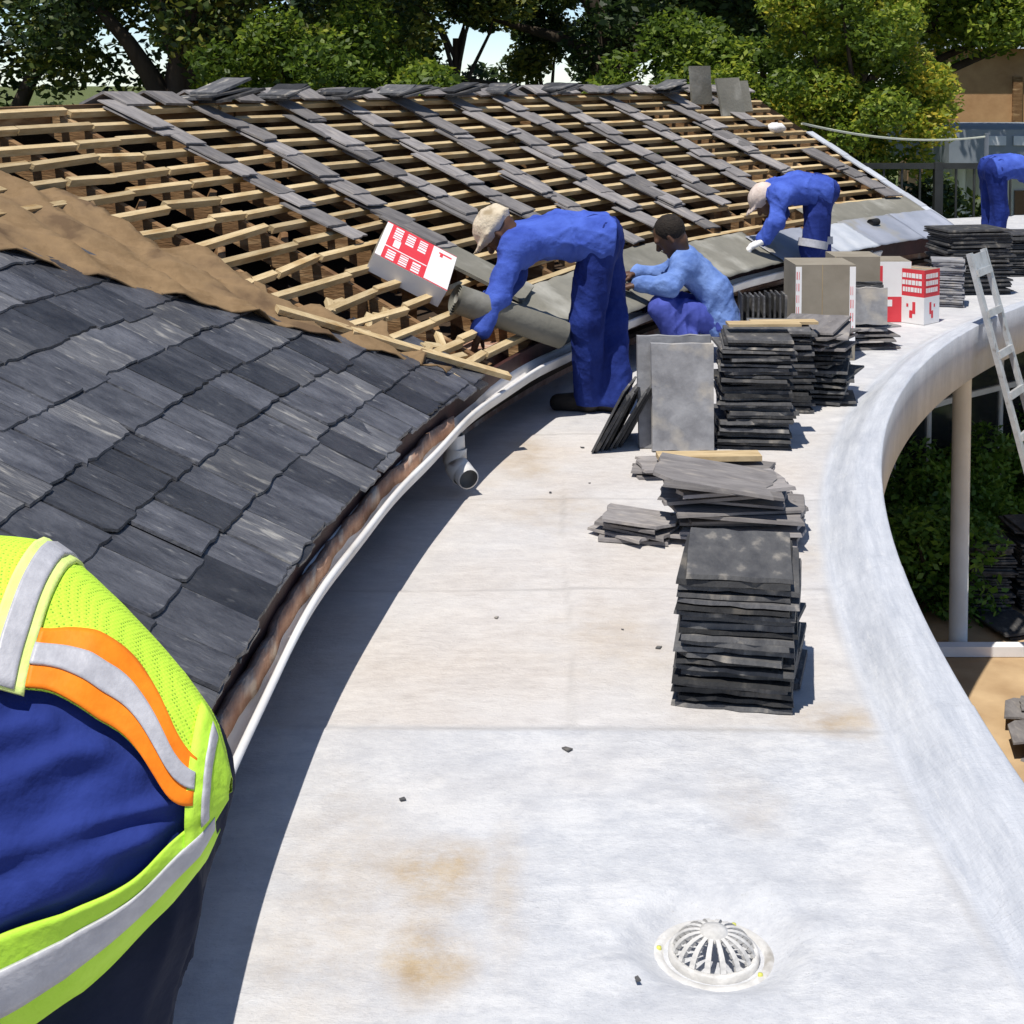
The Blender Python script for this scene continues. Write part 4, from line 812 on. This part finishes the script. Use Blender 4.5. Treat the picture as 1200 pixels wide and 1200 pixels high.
def person(label, J, mats, hat=None, seed=1, glove=False, rough_h=.011, face=(-1, 0, -.4), up=(0, 0, 1), palm=(0, 0, -1), hair=True):
    J = {k: np.asarray(v, float) for k, v in J.items()}
    base = (J['anL']+J['anR'])/2; root = empty('person', (base[0], base[1], min(J['anL'][2], J['anR'][2])-.08)); tag(root, label, 'person')
    hp, (f, u, r) = head_prims(J['head'], face, up)
    sh = (J['shL']+J['shR'])/2; hi = (J['hiL']+J['hiR'])/2; mid = J.get('mid', (sh+hi)/2); nk = sh+(J['head']-sh)*.35
    body = hp+[('cap', J['head']-u*.05-f*.02, nk, .052, .056), ('cap', nk, sh, .056, .07), ('cap', sh, mid, .075, .078), ('cap', mid, hi, .078, .08), ('cap', J['shL'], J['shR'], .05, .05), ('cap', J['hiL'], J['hiR'], .07, .07)]
    jac = [('cap', J['shL'], J['shR'], .076, .076), ('cap', sh, mid, .10, .11)]; tro = [('cap', J['hiL'], J['hiR'], .112, .112)]; shoes = []
    for S_ in 'LR':
        sd = 1 if S_ == 'L' else -1
        a, b, c = J['sh'+S_], J['el'+S_], J['wr'+S_]; body += [('cap', a, b, .044, .038), ('cap', b, c, .038, .03)]
        d = unit(c-b); hd = unit(J['hand'+S_]) if 'hand'+S_ in J else d; body += hand_prims(c, hd, palm, sd)
        cf = c-d*.02; jac += [('cap', a, b, .070, .060), ('cap', b, cf, .060, .054)]
        m2 = mid+(a-sh)*.62; h2 = hi+(J['hi'+S_]-hi)*1.0; jac += [('cap', a+(sh-a)*.2, m2, .090, .102), ('cap', m2, h2, .102, .128)]
        h, kn, an = J['hi'+S_], J['kn'+S_], J['an'+S_]; body += [('cap', h, kn, .07, .05), ('cap', kn, an, .05, .04)]
        toe = J.get('to'+S_, an+unit(np.array([f[0], f[1], 0]))*.16+V3(0, 0, -.045)); body += [('cap', an, toe, .035, .03)]
        ds = unit(an-kn); tro += [('cap', h, kn, .106, .080), ('cap', kn, an+ds*.02, .082, .082)]
        shoes.append((an, toe))
    tro += [('cap', hi, mid+(hi-mid)*.55, .105, .10)]
    att(obj('body', sdf_mesh(body, .0085, .022), None, M['skin']), root)
    dh = unit(hi-mid); hemp = hi+dh*.045
    att(obj('jacket', sdf_mesh(jac, .0085, .04, folds(.0115, 22, seed, (.35, .1, -1) if hat else (.5, .2, .5), .3), [(hemp, dh)]), None, M[mats[0]]), root)
    att(obj('trousers', sdf_mesh(tro, .0085, .035, folds(.014, 22, seed+9, (0, 0, 1), .13), [(V3(0, 0, min(J['anL'][2], J['anR'][2])-.045), V3(0, 0, -1))]), None, M[mats[1]]), root)
    for an, toe in shoes:
        z0 = min(an[2], toe[2]); att(obj('boot', sdf_mesh([('cap', an+V3(0, 0, -.03), toe, .052, .045), ('cap', an+V3(0, 0, .05), an+V3(0, 0, -.03), .048, .05)], .012, .03), None, M['shoe']), root)
    hc = J['head']
    if hat:
        A = [r, f, u]; P = [('ell', hc+u*.055, A, (.095, .112, .085))]
        if hat[1]: P += [('ell', hc+u*.035+f*.035, A, (.112, .128, .020)) if hat[1] == 'brim' else ('ell', hc+u*.045+f*.10, A, (.075, .085, .013))]
        att(obj('hat', sdf_mesh(P, .010, .02, folds(.004, 50, seed+3)), None, M[hat[0]]), root)
    elif hair: att(obj('hair', sdf_mesh([('ell', hc+u*.04-f*.018, [r, f, u], (.086, .094, .092))], .009, .02, folds(.003, 90, seed+4)), None, M['hair']), root)
    if glove:
        for S_ in 'LR':
            c, b = J['wr'+S_], J['el'+S_]; d = unit(c-b); hd = unit(J['hand'+S_]) if 'hand'+S_ in J else d
            att(obj('glove', sdf_mesh([tuple([q[0], q[1], q[2], q[3]+.005, q[4]+.005]+list(q[5:])) for q in hand_prims(c, hd, palm, 1 if S_ == 'L' else -1)], .0065, .012), None, M['glove']), root)
    return root
person('worker in royal blue overalls and cream hat bending over the felt roll', dict(head=(-.06, 7.22, .93), shL=(.02, 7.06, .86), shR=(.06, 7.42, .88), mid=(.24, 7.30, .905), hiL=(.44, 7.22, .88), hiR=(.46, 7.42, .88),
    elL=(-.07, 6.98, .63), wrL=(-.155, 6.93, .47), handL=(-.3, .1, -.9), elR=(.0, 7.42, .66), wrR=(-.12, 7.30, .56), handR=(-.6, -.3, -.6),
    knL=(.37, 7.20, .47), anL=(.39, 7.28, .085), knR=(.51, 7.34, .46), anR=(.53, 7.28, .085)), ('blue', 'bluedk'), ('cream', 'brim'), 3, face=(-.55, .15, -.82), up=(-.75, .1, .6), palm=(.3, 0, -1))
person('worker with dark hair in faded blue shirt crouching at the eave', dict(head=(.955, 8.66, .745), shL=(1.03, 8.52, .58), shR=(1.06, 8.86, .58), mid=(1.21, 8.68, .42), hiL=(1.25, 8.58, .235), hiR=(1.25, 8.80, .235),
    elL=(.92, 8.44, .47), wrL=(.745, 8.52, .475), handL=(-1, .15, -.25), elR=(.94, 8.86, .48), wrR=(.75, 8.80, .50), handR=(-1, -.1, -.1),
    knL=(.88, 8.48, .34), anL=(1.05, 8.46, .085), knR=(.88, 8.80, .33), anR=(1.06, 8.78, .085), toL=(.92, 8.44, .05), toR=(.93, 8.78, .05)), ('bluelt', 'bluepu'), None, 14, face=(-.80, .2, -.62), up=(-.6, 0, .8), palm=(0, 0, -1))
w3 = person('worker in blue overalls and pale cap bending over the metal sheets', dict(head=(1.86, 10.55, .80), shL=(1.93, 10.44, .84), shR=(1.97, 10.80, .86), mid=(2.10, 10.62, .885), hiL=(2.25, 10.52, .86), hiR=(2.27, 10.74, .86),
    elL=(1.90, 10.38, .66), wrL=(1.80, 10.38, .52), handL=(-.7, .0, -.35), elR=(2.0, 10.78, .68), wrR=(1.92, 10.82, .56), handR=(-.6, .1, -.5),
    knL=(2.18, 10.48, .46), anL=(2.22, 10.56, .085), knR=(2.27, 10.70, .46), anR=(2.32, 10.66, .085)), ('blue', 'navy'), ('pink', 'peak'), 25, glove=True, face=(-.6, .1, -.8), up=(-.7, 0, .65), palm=(0, 0, -1))
person('worker in royal blue overalls bending beyond the broad slate stack', dict(head=(5.02, 13.45, .76), shL=(4.86, 13.62, .80), shR=(4.84, 13.27, .80), mid=(4.66, 13.45, .87), hiL=(4.47, 13.54, .84), hiR=(4.46, 13.34, .84),
    elL=(4.92, 13.6, .55), wrL=(4.98, 13.55, .34), elR=(4.80, 13.2, .53), wrR=(4.84, 13.16, .30), knL=(4.50, 13.56, .45), anL=(4.47, 13.5, .085), knR=(4.50, 13.34, .45), anR=(4.45, 13.36, .085)), ('blue', 'bluedk'), ('cream', 'brim'), 36, face=(.6, 0, -.8), up=(.7, 0, .6), palm=(0, 0, -1))
for a_, b_ in (((2.25, 10.52, .86), (2.18, 10.48, .46)), ((2.27, 10.74, .86), (2.27, 10.70, .46))):
    a_, b_ = Vector(a_), Vector(b_); att(obj('reflective_band', MB().tube([a_.lerp(b_, .86), a_.lerp(b_, 1.0)], .107, 18, cap=False).me(True), None, M['silver']), w3)
rag(cone(140.6, -.02, .05), .06, 'white rag on the eave behind the worker in pale cap')

# the worker in the high visibility vest, bent over the eave close by, back turned
def hivis():
    tip = V3(-.299, 1.52, .949); ax = unit(V3(-1, .05, .0)); e1 = unit(V3(0, .46, .89)); e2 = unit(V3(0, -.89, .46)); K = .64
    SS = np.array([0, .004, .012, .024, .060, .142, .24, .36, .50, .60]); RRd = np.array([.004, .016, .038, .062, .106, .184, .250, .262, .235, .16])
    def S_(s, q, off):                  # s: metres from the hem end; q: 0 far edge .. 1 near edge over the back, beyond 1 underneath
        s, q = np.broadcast_arrays(np.asarray(s, float), np.asarray(q, float)); r = np.interp(s, SS, RRd); r = r
        th = np.where((q >= 0) & (q <= 1), np.arccos(np.clip(1-2*q, -1, 1)), np.where(q > 1, math.pi+(q-1)*math.pi, q*math.pi))
        c, n = np.cos(th)[..., None], np.sin(th)[..., None]; o = (off*np.clip(s/.02, .35, 1))[..., None] if np.ndim(off) else off
        return tip+ax*s[..., None]+e1*((r[..., None]+o)*c-.012)+e2*((K*r[..., None]+o)*n)
    root = empty('person', (-.5, 1.62, 0)); tag(root, 'worker in lime and orange reflective vest over a navy jacket', 'person')
    sc = tip+ax*.50; hd = tip+ax*.74+e2*.02; hipL, hipR = V3(-.465, 1.58, .80), V3(-.465, 1.74, .84); sL, sR = sc-e1*.15, sc+e1*.15
    kL, kR, aL, aR = V3(-.53, 1.56, .42), V3(-.55, 1.78, .42), V3(-.535, 1.56, .085), V3(-.55, 1.78, .085)
    eL, wL, eR, wR = V3(-.92, 1.40, .62), V3(-1.06, 1.52, .70), V3(-1.0, 1.80, .93), V3(-1.2, 1.74, .86)
    hp, (f, u, r) = head_prims(hd, (-.7, .25, -.65), (-.6, .2, .7))
    body = hp+[('cap', hd-u*.06, sc, .055, .09), ('cap', sc, tip+ax*.2, .10, .09), ('cap', tip+ax*.2, (hipL+hipR)/2, .09, .09), ('cap', sL, sR, .06, .06)]
    tro = [('cap', hipL, hipR, .112, .112), ('cap', (hipL+hipR)/2, tip+ax*.17-e2*.03, .11, .08)]; slv = []
    for sd, s0, e, w, h, k, a in ((1, sL, eL, wL, hipL, kL, aL), (-1, sR, eR, wR, hipR, kR, aR)):
        body += [('cap', s0, e, .05, .042), ('cap', e, w, .042, .03), ('cap', h, k, .08, .055), ('cap', k, a, .055, .04), ('cap', a, a+V3(-.16, 0, -.04), .035, .03)]+hand_prims(w, w-e, (0, 0, -1), sd)
        slv += [('cap', s0, e, .085, .075), ('cap', e, w-unit(w-e)*.02, .075, .06)]; tro += [('cap', h, k, .112, .09), ('cap', k, a, .09, .085)]
        att(obj('boot', sdf_mesh([('cap', a+V3(0, 0, -.03), a+V3(-.16, 0, -.04), .052, .045), ('cap', a+V3(0, 0, .05), a, .05, .05)], .012, .03), None, M['shoe']), root)
    att(obj('body', sdf_mesh(body, .0085, .022), None, M['skin']), root)
    att(obj('sleeves', sdf_mesh(slv, .0085, .03, folds(.012, 24, 5)), None, M['navy']), root)
    att(obj('trousers', sdf_mesh(tro, .0085, .04, folds(.012, 22, 52), [(V3(0, 0, .04), V3(0, 0, -1))]), None, M['navydk']), root)
    att(obj('hat', sdf_mesh([('ell', hd+u*.05, [r, f, u], (.10, .118, .09)), ('ell', hd+u*.04+f*.08, [r, f, u], (.10, .12, .012))], .010, .02), None, M['cream']), root)
    def sm(sv, t): return np.mean([np.interp(sv+d, *t) for d in np.linspace(-.026, .026, 15)], 0)
    def grid(name, sv, q0, q1, off, m, na=40, par=None, wav=.002, thick=.004, crease=None):
        sv = np.asarray(sv, float)[:, None]; a = np.linspace(0, 1, na)[None]; g0 = sm(sv, q0) if isinstance(q0, tuple) else sv*0+q0; g1 = sm(sv, q1) if isinstance(q1, tuple) else sv*0+q1
        Q = g0+(g1-g0)*a; ssv = sv+Q*0; w = wav*(np.sin(Q*21+ssv*40)+.7*np.sin(ssv*75-Q*13)+.5*np.sin(Q*47+ssv*11))
        if crease is not None: w = w+crease(ssv, Q)
        P0 = S_(ssv, Q, off+w); P1 = S_(ssv, Q, off+w-thick); nv = len(sv); V_ = np.concatenate([P0.reshape(-1, 3), P1.reshape(-1, 3)]); N_ = nv*na; i = np.arange(nv-1)[:, None]; j = np.arange(na-1)[None]
        F = np.stack([i*na+j, (i+1)*na+j, (i+1)*na+j+1, i*na+j+1], -1).reshape(-1, 4); bd = list(range(na))+[k*na+na-1 for k in range(1, nv)]+[(nv-1)*na+k for k in range(na-2, -1, -1)]+[k*na for k in range(nv-2, 0, -1)]
        E = np.array([(bd[k], bd[(k+1) % len(bd)], N_+bd[(k+1) % len(bd)], N_+bd[k]) for k in range(len(bd))])
        o = obj(name, npmesh(V_, np.concatenate([F, F[:, ::-1]+N_, E]), True), None, m)
        if par: o.parent = par; o.matrix_parent_inverse = Matrix.Identity(4)
        else: att(o, root)
        return o
    X = lambda *px: [(266-x)/1118 for x in px]
    def rid(s, q, s0, q0, ds, dq, w, amp):          # one crease: a soft ridge along a segment in (s, q)
        L2 = ds*ds+(dq*.3)**2; t = np.clip(((s-s0)*ds+(q-q0)*.3*dq*.3)/L2, 0, 1); d = np.hypot(s-s0-ds*t, (q-q0-dq*t)*.3); return amp*np.exp(-(d/w)**2)
    def crs(s, q):
        o = 0
        for (s0, q0, ds, dq, w, amp) in ((.07, .70, .24, .06, .013, .015), (.05, .58, .26, .10, .010, .012), (.12, .40, .17, .20, .011, .013), (.17, .36, .16, .16, .009, .010), (.23, .34, .10, .40, .014, .014), (.11, .76, .20, .02, .008, .008)):
            o = o+rid(s, q, s0, q0, ds, dq, w, amp)
        return (o+.0012*np.sin(s*90+5*np.sin(q*7)))*np.clip((s-.03)/.04, 0, 1)*np.clip((q-.28)/.08, 0, 1)*np.clip((.84-q)/.06, 0, 1)
    grid('jacket', np.concatenate([[.022, .028], np.linspace(.034, .60, 120)]), -1.0, 1.0, -.006, M['navy'], 150, None, .002, .003, crs)
    mm = M['mesh']; sv = np.concatenate([[.002, .006, .012, .02], np.linspace(.03, .56, 50)])
    lo = (X(266, 250, 235, 222, 200, 165, 115, 90, 45, -60, -360), [.50, .60, .66, .64, .50, .325, .33, .285, .31, .33, .35])       # near edge of the back panel
    up = (X(266, 250, 235, 215, 185, 160, 115, 95, 50, -60), [.30, .36, .40, .27, .16, .075, .13, .11, .185, .2])
    mid1 = (lo[0], [(a+(b-a)*.30) for a, b in zip(np.interp(lo[0], *up), lo[1])]); mid2 = (lo[0], [(a+(b-a)*.66) for a, b in zip(np.interp(lo[0], *up), lo[1])])
    back = grid('vest', sv, -.55, lo, .008, mm, 70, None, .0016)
    ob = np.linspace(.030, X(48)[0], 40); grid('orange_band', ob, up, lo, .0125, M['orange'], 16, back, .0016); grid('silver_tape', ob, mid1, mid2, .0155, M['silver'], 8, back, .0016)
    # hem ring: comes round the near side as a lime, silver and lime band
    hu = (X(250, 235, 225, 215, 200, 165, 100, 60, 20, -60), [.72, .72, .70, .745, .795, .826, .80, .795, .80, .80])
    hs = np.linspace(.012, X(-20)[0], 44); h1 = (hu[0], [v+(1.0-v)*.30 for v in hu[1]]); h2 = (hu[0], [v+(1.0-v)*.70 for v in hu[1]])
    grid('vest_hem', hs, hu, 1.12, .010, M['lime'], 24, back, .0016); grid('silver_tape', hs, h1, h2, .0145, M['silver'], 8, back, .0016)
    # binding round the hem end, with a thin grey tape along it
    be = np.array([.002, .005, .009, .014, .020, .028, .037]); grid('lime_binding', be, .02, .86, .0125, M['lime'], 40, back, .001); grid('silver_tape', [.016, .019, .022], .06, .76, .0165, M['silver'], 40, back, .001)
    # tape over the shoulder side
    ts = np.linspace(X(48)[0], X(2)[0], 14); grid('lime_binding', ts, -.1, .325, .0130, M['limepale'], 26, back, .0012); grid('silver_tape', np.linspace(X(38)[0], X(14)[0], 8), -.1, .32, .0165, M['silver'], 24, back, .0012)
M['limepale'] = mat('pale lime binding', (.66, .80, .22), (.74, .86, .30), 20, .7, .2, 90)
def meshmat():
    m = mat('lime mesh cloth', (.50, .80, .045), (.58, .88, .07), 20, .75, .0); t = m.node_tree; N = t.nodes.new; L = t.links.new; p = t.nodes['Principled BSDF']
    tc = N('ShaderNodeTexCoord'); mp = N('ShaderNodeMapping'); mp.inputs['Rotation'].default_value = (.4, .6, .3); L(tc.outputs['Object'], mp.inputs[0])
    vo = N('ShaderNodeTexVoronoi'); vo.inputs['Scale'].default_value = 230; vo.inputs['Randomness'].default_value = .15; L(mp.outputs[0], vo.inputs['Vector'])
    r = N('ShaderNodeValToRGB'); r.color_ramp.elements[0].position = .18; r.color_ramp.elements[1].position = .34; r.color_ramp.elements[0].color = (.20, .36, .03, 1); r.color_ramp.elements[1].color = (.56, .86, .06, 1); L(vo.outputs['Distance'], r.inputs[0]); L(r.outputs[0], p.inputs['Base Color'])
    b = N('ShaderNodeBump'); b.inputs['Strength'].default_value = .5; b.inputs['Distance'].default_value = .002; L(vo.outputs['Distance'], b.inputs['Height']); L(b.outputs[0], p.inputs['Normal']); return m
M['mesh'] = meshmat()
hivis()

# ------------------------------------------------------------ trees, fence and houses beyond the roof
def tree(name, label, base, th, rad, centers, radii, n, size, mat_, tint, seed, limbs=None, grp='trees behind the slate roof', lean=(0, 0)):
    root = empty(name, base); tag(root, label, 'tree', grp); gg = random.Random(seed); B = Vector(base); top = B+Vector((lean[0], lean[1], th))
    b = MB(); pts = [B+(top-B)*t+Vector((gg.uniform(-.1, .1), gg.uniform(-.1, .1), 0))*rad*3 for t in (0, .25, .5, .75, 1)]; pts[0] = B
    b.tube(pts, [rad*1.3, rad, rad*.9, rad*.8, rad*.62], 12)
    att(obj('trunk', autosmooth(b.me()), None, M['bark']), root)
    ls = limbs or [(.55+.4*gg.random(), Vector(centers[gg.randrange(len(centers))])) for _ in range(7)]
    for t, e in ls:
        s = B+(top-B)*t; e = Vector(e); md = (s+e)/2+Vector((gg.uniform(-.3, .3), gg.uniform(-.3, .3), gg.uniform(.0, .5)))*(e-s).length*.25
        b = MB(); b.tube([s, s+(md-s)*.5+Vector((0, 0, .1)), md, md+(e-md)*.5, e], [rad*.55, rad*.45, rad*.34, rad*.22, rad*.08], 8); att(obj('limb', autosmooth(b.me()), None, M['bark']), root)
    att(obj('crown', leaves(centers, radii, n, size, tint, seed), None, M[mat_]), root)
def blob(c, r, k, seed, lo=None):
    gg = np.random.RandomState(seed); d = gg.normal(size=(k, 3)); d /= np.linalg.norm(d, axis=1)[:, None]; P = np.array(c)+d*np.array(r)*(gg.rand(k)**.45)[:, None]
    if lo is not None: P[:, 2] = np.maximum(P[:, 2], lo+gg.rand(k)*.8)
    return P
def crown(c, r, k, seed, lo=None, cr=(.45, .8)):
    P = blob(c, r, k, seed, lo); gg = np.random.RandomState(seed+1); return P, cr[0]+(cr[1]-cr[0])*gg.rand(k)
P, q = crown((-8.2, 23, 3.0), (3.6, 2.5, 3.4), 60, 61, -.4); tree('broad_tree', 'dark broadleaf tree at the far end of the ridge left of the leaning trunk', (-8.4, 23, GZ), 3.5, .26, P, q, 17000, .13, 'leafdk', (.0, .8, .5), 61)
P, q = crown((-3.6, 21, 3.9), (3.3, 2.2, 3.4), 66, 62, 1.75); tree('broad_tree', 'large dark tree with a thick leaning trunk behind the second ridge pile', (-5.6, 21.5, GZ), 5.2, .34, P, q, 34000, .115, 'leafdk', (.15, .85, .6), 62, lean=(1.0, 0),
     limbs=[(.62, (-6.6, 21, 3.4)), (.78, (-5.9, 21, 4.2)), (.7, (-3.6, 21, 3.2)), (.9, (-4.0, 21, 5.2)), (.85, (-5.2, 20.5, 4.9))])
P, q = crown((-2.7, 19.5, 1.6), (1.9, 1.2, 1.2), 34, 63, .3, (.35, .6)); tree('young_tree', 'olive green tree with yellow sunlight tinted into its leaves just beyond the ridge', (-2.7, 19.8, GZ), 3.2, .12, P, q, 20000, .085, 'leafbr', (-.25, .8, .6), 63)
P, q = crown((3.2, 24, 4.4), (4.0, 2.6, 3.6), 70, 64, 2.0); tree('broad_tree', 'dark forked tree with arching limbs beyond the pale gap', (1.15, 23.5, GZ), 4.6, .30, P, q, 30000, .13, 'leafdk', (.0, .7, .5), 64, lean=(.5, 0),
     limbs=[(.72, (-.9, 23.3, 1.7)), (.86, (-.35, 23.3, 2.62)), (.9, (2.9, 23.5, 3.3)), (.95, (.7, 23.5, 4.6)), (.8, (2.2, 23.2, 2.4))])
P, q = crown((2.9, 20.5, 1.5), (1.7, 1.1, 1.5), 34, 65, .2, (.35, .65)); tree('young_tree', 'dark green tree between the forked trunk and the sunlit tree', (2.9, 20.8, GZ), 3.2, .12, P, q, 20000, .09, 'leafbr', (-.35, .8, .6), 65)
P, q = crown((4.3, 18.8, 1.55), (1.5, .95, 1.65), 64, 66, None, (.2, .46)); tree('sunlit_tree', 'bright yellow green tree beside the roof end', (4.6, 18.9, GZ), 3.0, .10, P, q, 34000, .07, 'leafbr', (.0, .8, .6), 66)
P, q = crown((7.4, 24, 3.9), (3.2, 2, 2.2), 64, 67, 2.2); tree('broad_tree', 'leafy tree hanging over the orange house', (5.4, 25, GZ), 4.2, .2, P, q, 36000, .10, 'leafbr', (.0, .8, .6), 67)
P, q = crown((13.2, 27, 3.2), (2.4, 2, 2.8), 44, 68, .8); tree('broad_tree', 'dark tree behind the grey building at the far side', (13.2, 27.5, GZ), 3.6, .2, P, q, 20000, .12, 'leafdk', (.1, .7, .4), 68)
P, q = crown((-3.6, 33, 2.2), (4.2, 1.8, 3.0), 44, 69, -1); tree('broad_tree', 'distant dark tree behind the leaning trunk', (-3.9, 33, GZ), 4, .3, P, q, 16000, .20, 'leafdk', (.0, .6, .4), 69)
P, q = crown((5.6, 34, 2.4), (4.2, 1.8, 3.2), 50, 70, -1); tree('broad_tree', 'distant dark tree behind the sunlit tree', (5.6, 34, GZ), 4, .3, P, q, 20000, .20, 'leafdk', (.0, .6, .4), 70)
P, q = crown((4.6, 19.6, -.3), (1.9, .8, .9), 30, 72, -1.9, (.3, .55)); tree('young_tree', 'shaded undergrowth tree below the sunlit tree', (4.7, 20, GZ), 1.6, .09, P, q, 13000, .10, 'leafdk', (.1, .6, .4), 72)
FE = empty('garden_fence', (5.8, 17.6, GZ)); tag(FE, 'black metal railing fence beyond the roof end', 'fence')
for k in range(16):
    x = 4.3+.22*k; b = MB(); big = k in (4, 11); w = .05 if big else .012; b.box(x-w, x+w, 17.6-w, 17.6+w, GZ, .66 if big else .60); att(obj('fence_post' if big else 'bar', b.me(), None, M['blackiron']), FE)
b = MB(); b.box(4.2, 7.9, 17.57, 17.63, .58, .65); att(obj('rail', b.me(), None, M['blackiron']), FE)
b = MB(); b.box(4.2, 7.9, 17.58, 17.62, -.3, -.25); att(obj('rail', b.me(), None, M['blackiron']), FE)
GB = empty('garden_building', (9.2, 24, GZ)); tag(GB, 'low white building with grey roof edge and white columns', 'building')
b = MB(); b.box(7.0, 12.5, 23.2, 27, .25, .85); att(obj('roof_edge', b.me(), None, M['greyroof']), GB)
b = MB(); b.box(7.6, 12.5, 24.2, 26.8, GZ, .25); att(obj('wall', b.me(), None, M['whitewall']), GB)
for x in (7.25, 7.62, 8.0, 9.4): b = MB(); b.tube([(x, 23.5, GZ), (x, 23.5, .25)], .11, 14); att(obj('column', b.me(True), None, M['whitewall']), GB)
for x in (8.4, 9.0, 10.0): b = MB(); b.box(x, x+.45, 24.17, 24.21, -1.4, -.2); att(obj('window', b.me(), None, M['glass']), GB)
for i in range(4): b = MB(); b.box(7.6+i*.42, 7.9+i*.42, 23.17, 23.2, .6, .75); att(obj('panel', b.me(), None, M['whitewall']), GB)
OH = empty('orange_house', (10.3, 32, GZ)); tag(OH, 'orange plastered house seen under the leaves', 'building')
b = MB(); b.box(9.6, 12.6, 31.5, 36, GZ, 2.3); att(obj('wall', b.me(), None, M['brickhouse']), OH)
b = MB(); b.box(10.85, 11.05, 31.42, 31.6, GZ, 1.7); att(obj('pier', b.me(), None, M['rafter']), OH)
b = MB(); b.box(11.2, 12.4, 31.47, 31.5, .2, .55); att(obj('window', b.me(), None, M['glass']), OH)
b = MB(); b.add([(9.3, 31.2, 2.3), (12.9, 31.2, 2.3), (12.9, 36.3, 2.3), (9.3, 36.3, 2.3), (9.3, 33.7, 3.2), (12.9, 33.7, 3.2)], [(0, 1, 5, 4), (3, 4, 5, 2), (0, 4, 3), (1, 2, 5), (0, 3, 2, 1)]); att(obj('roof', b.me(), None, M['greyroof']), OH)
A_, B_ = cone(131.3, 1.6, .06), Vector((5.35, 16.4, 1.02)); b = MB(); pts = []
for i in range(17): t = i/16; p = A_.lerp(B_, t); p.z -= .25*4*t*(1-t)*.35; pts.append(p)
b.tube(pts, .012, 6); tag(obj('cable', b.me(True), None, M['wire']), 'pale cable strung from the roof end to a slim pole', 'cable')
P, q = crown((-1.75, 25, 2.3), (.9, .6, 1.5), 24, 92, -1, (.25, .45)); tree('young_tree', 'feathery tree filling one side of the pale gap', (-1.8, 25.2, GZ), 3.6, .08, P, q, 8000, .10, 'leafdk', (.25, .75, .5), 92)
P, q = crown((.5, 26, 2.6), (.8, .6, 1.4), 22, 93, .6, (.25, .45)); tree('young_tree', 'feathery tree beside the forked trunk', (.6, 26.2, GZ), 3.6, .08, P, q, 7000, .10, 'leafdk', (.2, .75, .5), 93)
P, q = crown((-.6, 22.6, 3.1), (1.5, .9, .9), 24, 91, 2.35, (.2, .4)); tree('young_tree', 'thin tree whose twigs cross the pale gap', (-.9, 22.8, GZ), 4.6, .07, P, q, 9000, .09, 'leafdk', (.3, .75, .5), 91)
for k, (x, y, z, rx, n_) in enumerate(((-7.3, 20.0, .35, 2.3, 15000), (-5.6, 19.6, .2, 1.5, 9000), (-1.2, 21, .25, 1.2, 8000), (1.0, 21, .1, 1.2, 7000))):
    P, q = crown((x, y, z), (rx, .7, .95), 22, 80+k, -1.5, (.3, .5)); tree('young_tree', ['dark understorey tree at the bare end of the ridge', 'dark understorey tree behind the leaning trunk', 'low understorey tree below the pale gap', 'low understorey tree beside the forked trunk'][k], (x, y+.2, GZ), 2.0, .08, P, q, n_, .10, 'leafdk', (.05, .65, .4), 80+k)

b = MB(); b.tube([(5.37, 16.4, GZ), (5.37, 16.4, 1.06)], .025, 10); tag(obj('cable_pole', b.me(True), None, M['greyroof']), 'slim grey pole holding the end of the pale cable', 'pole')
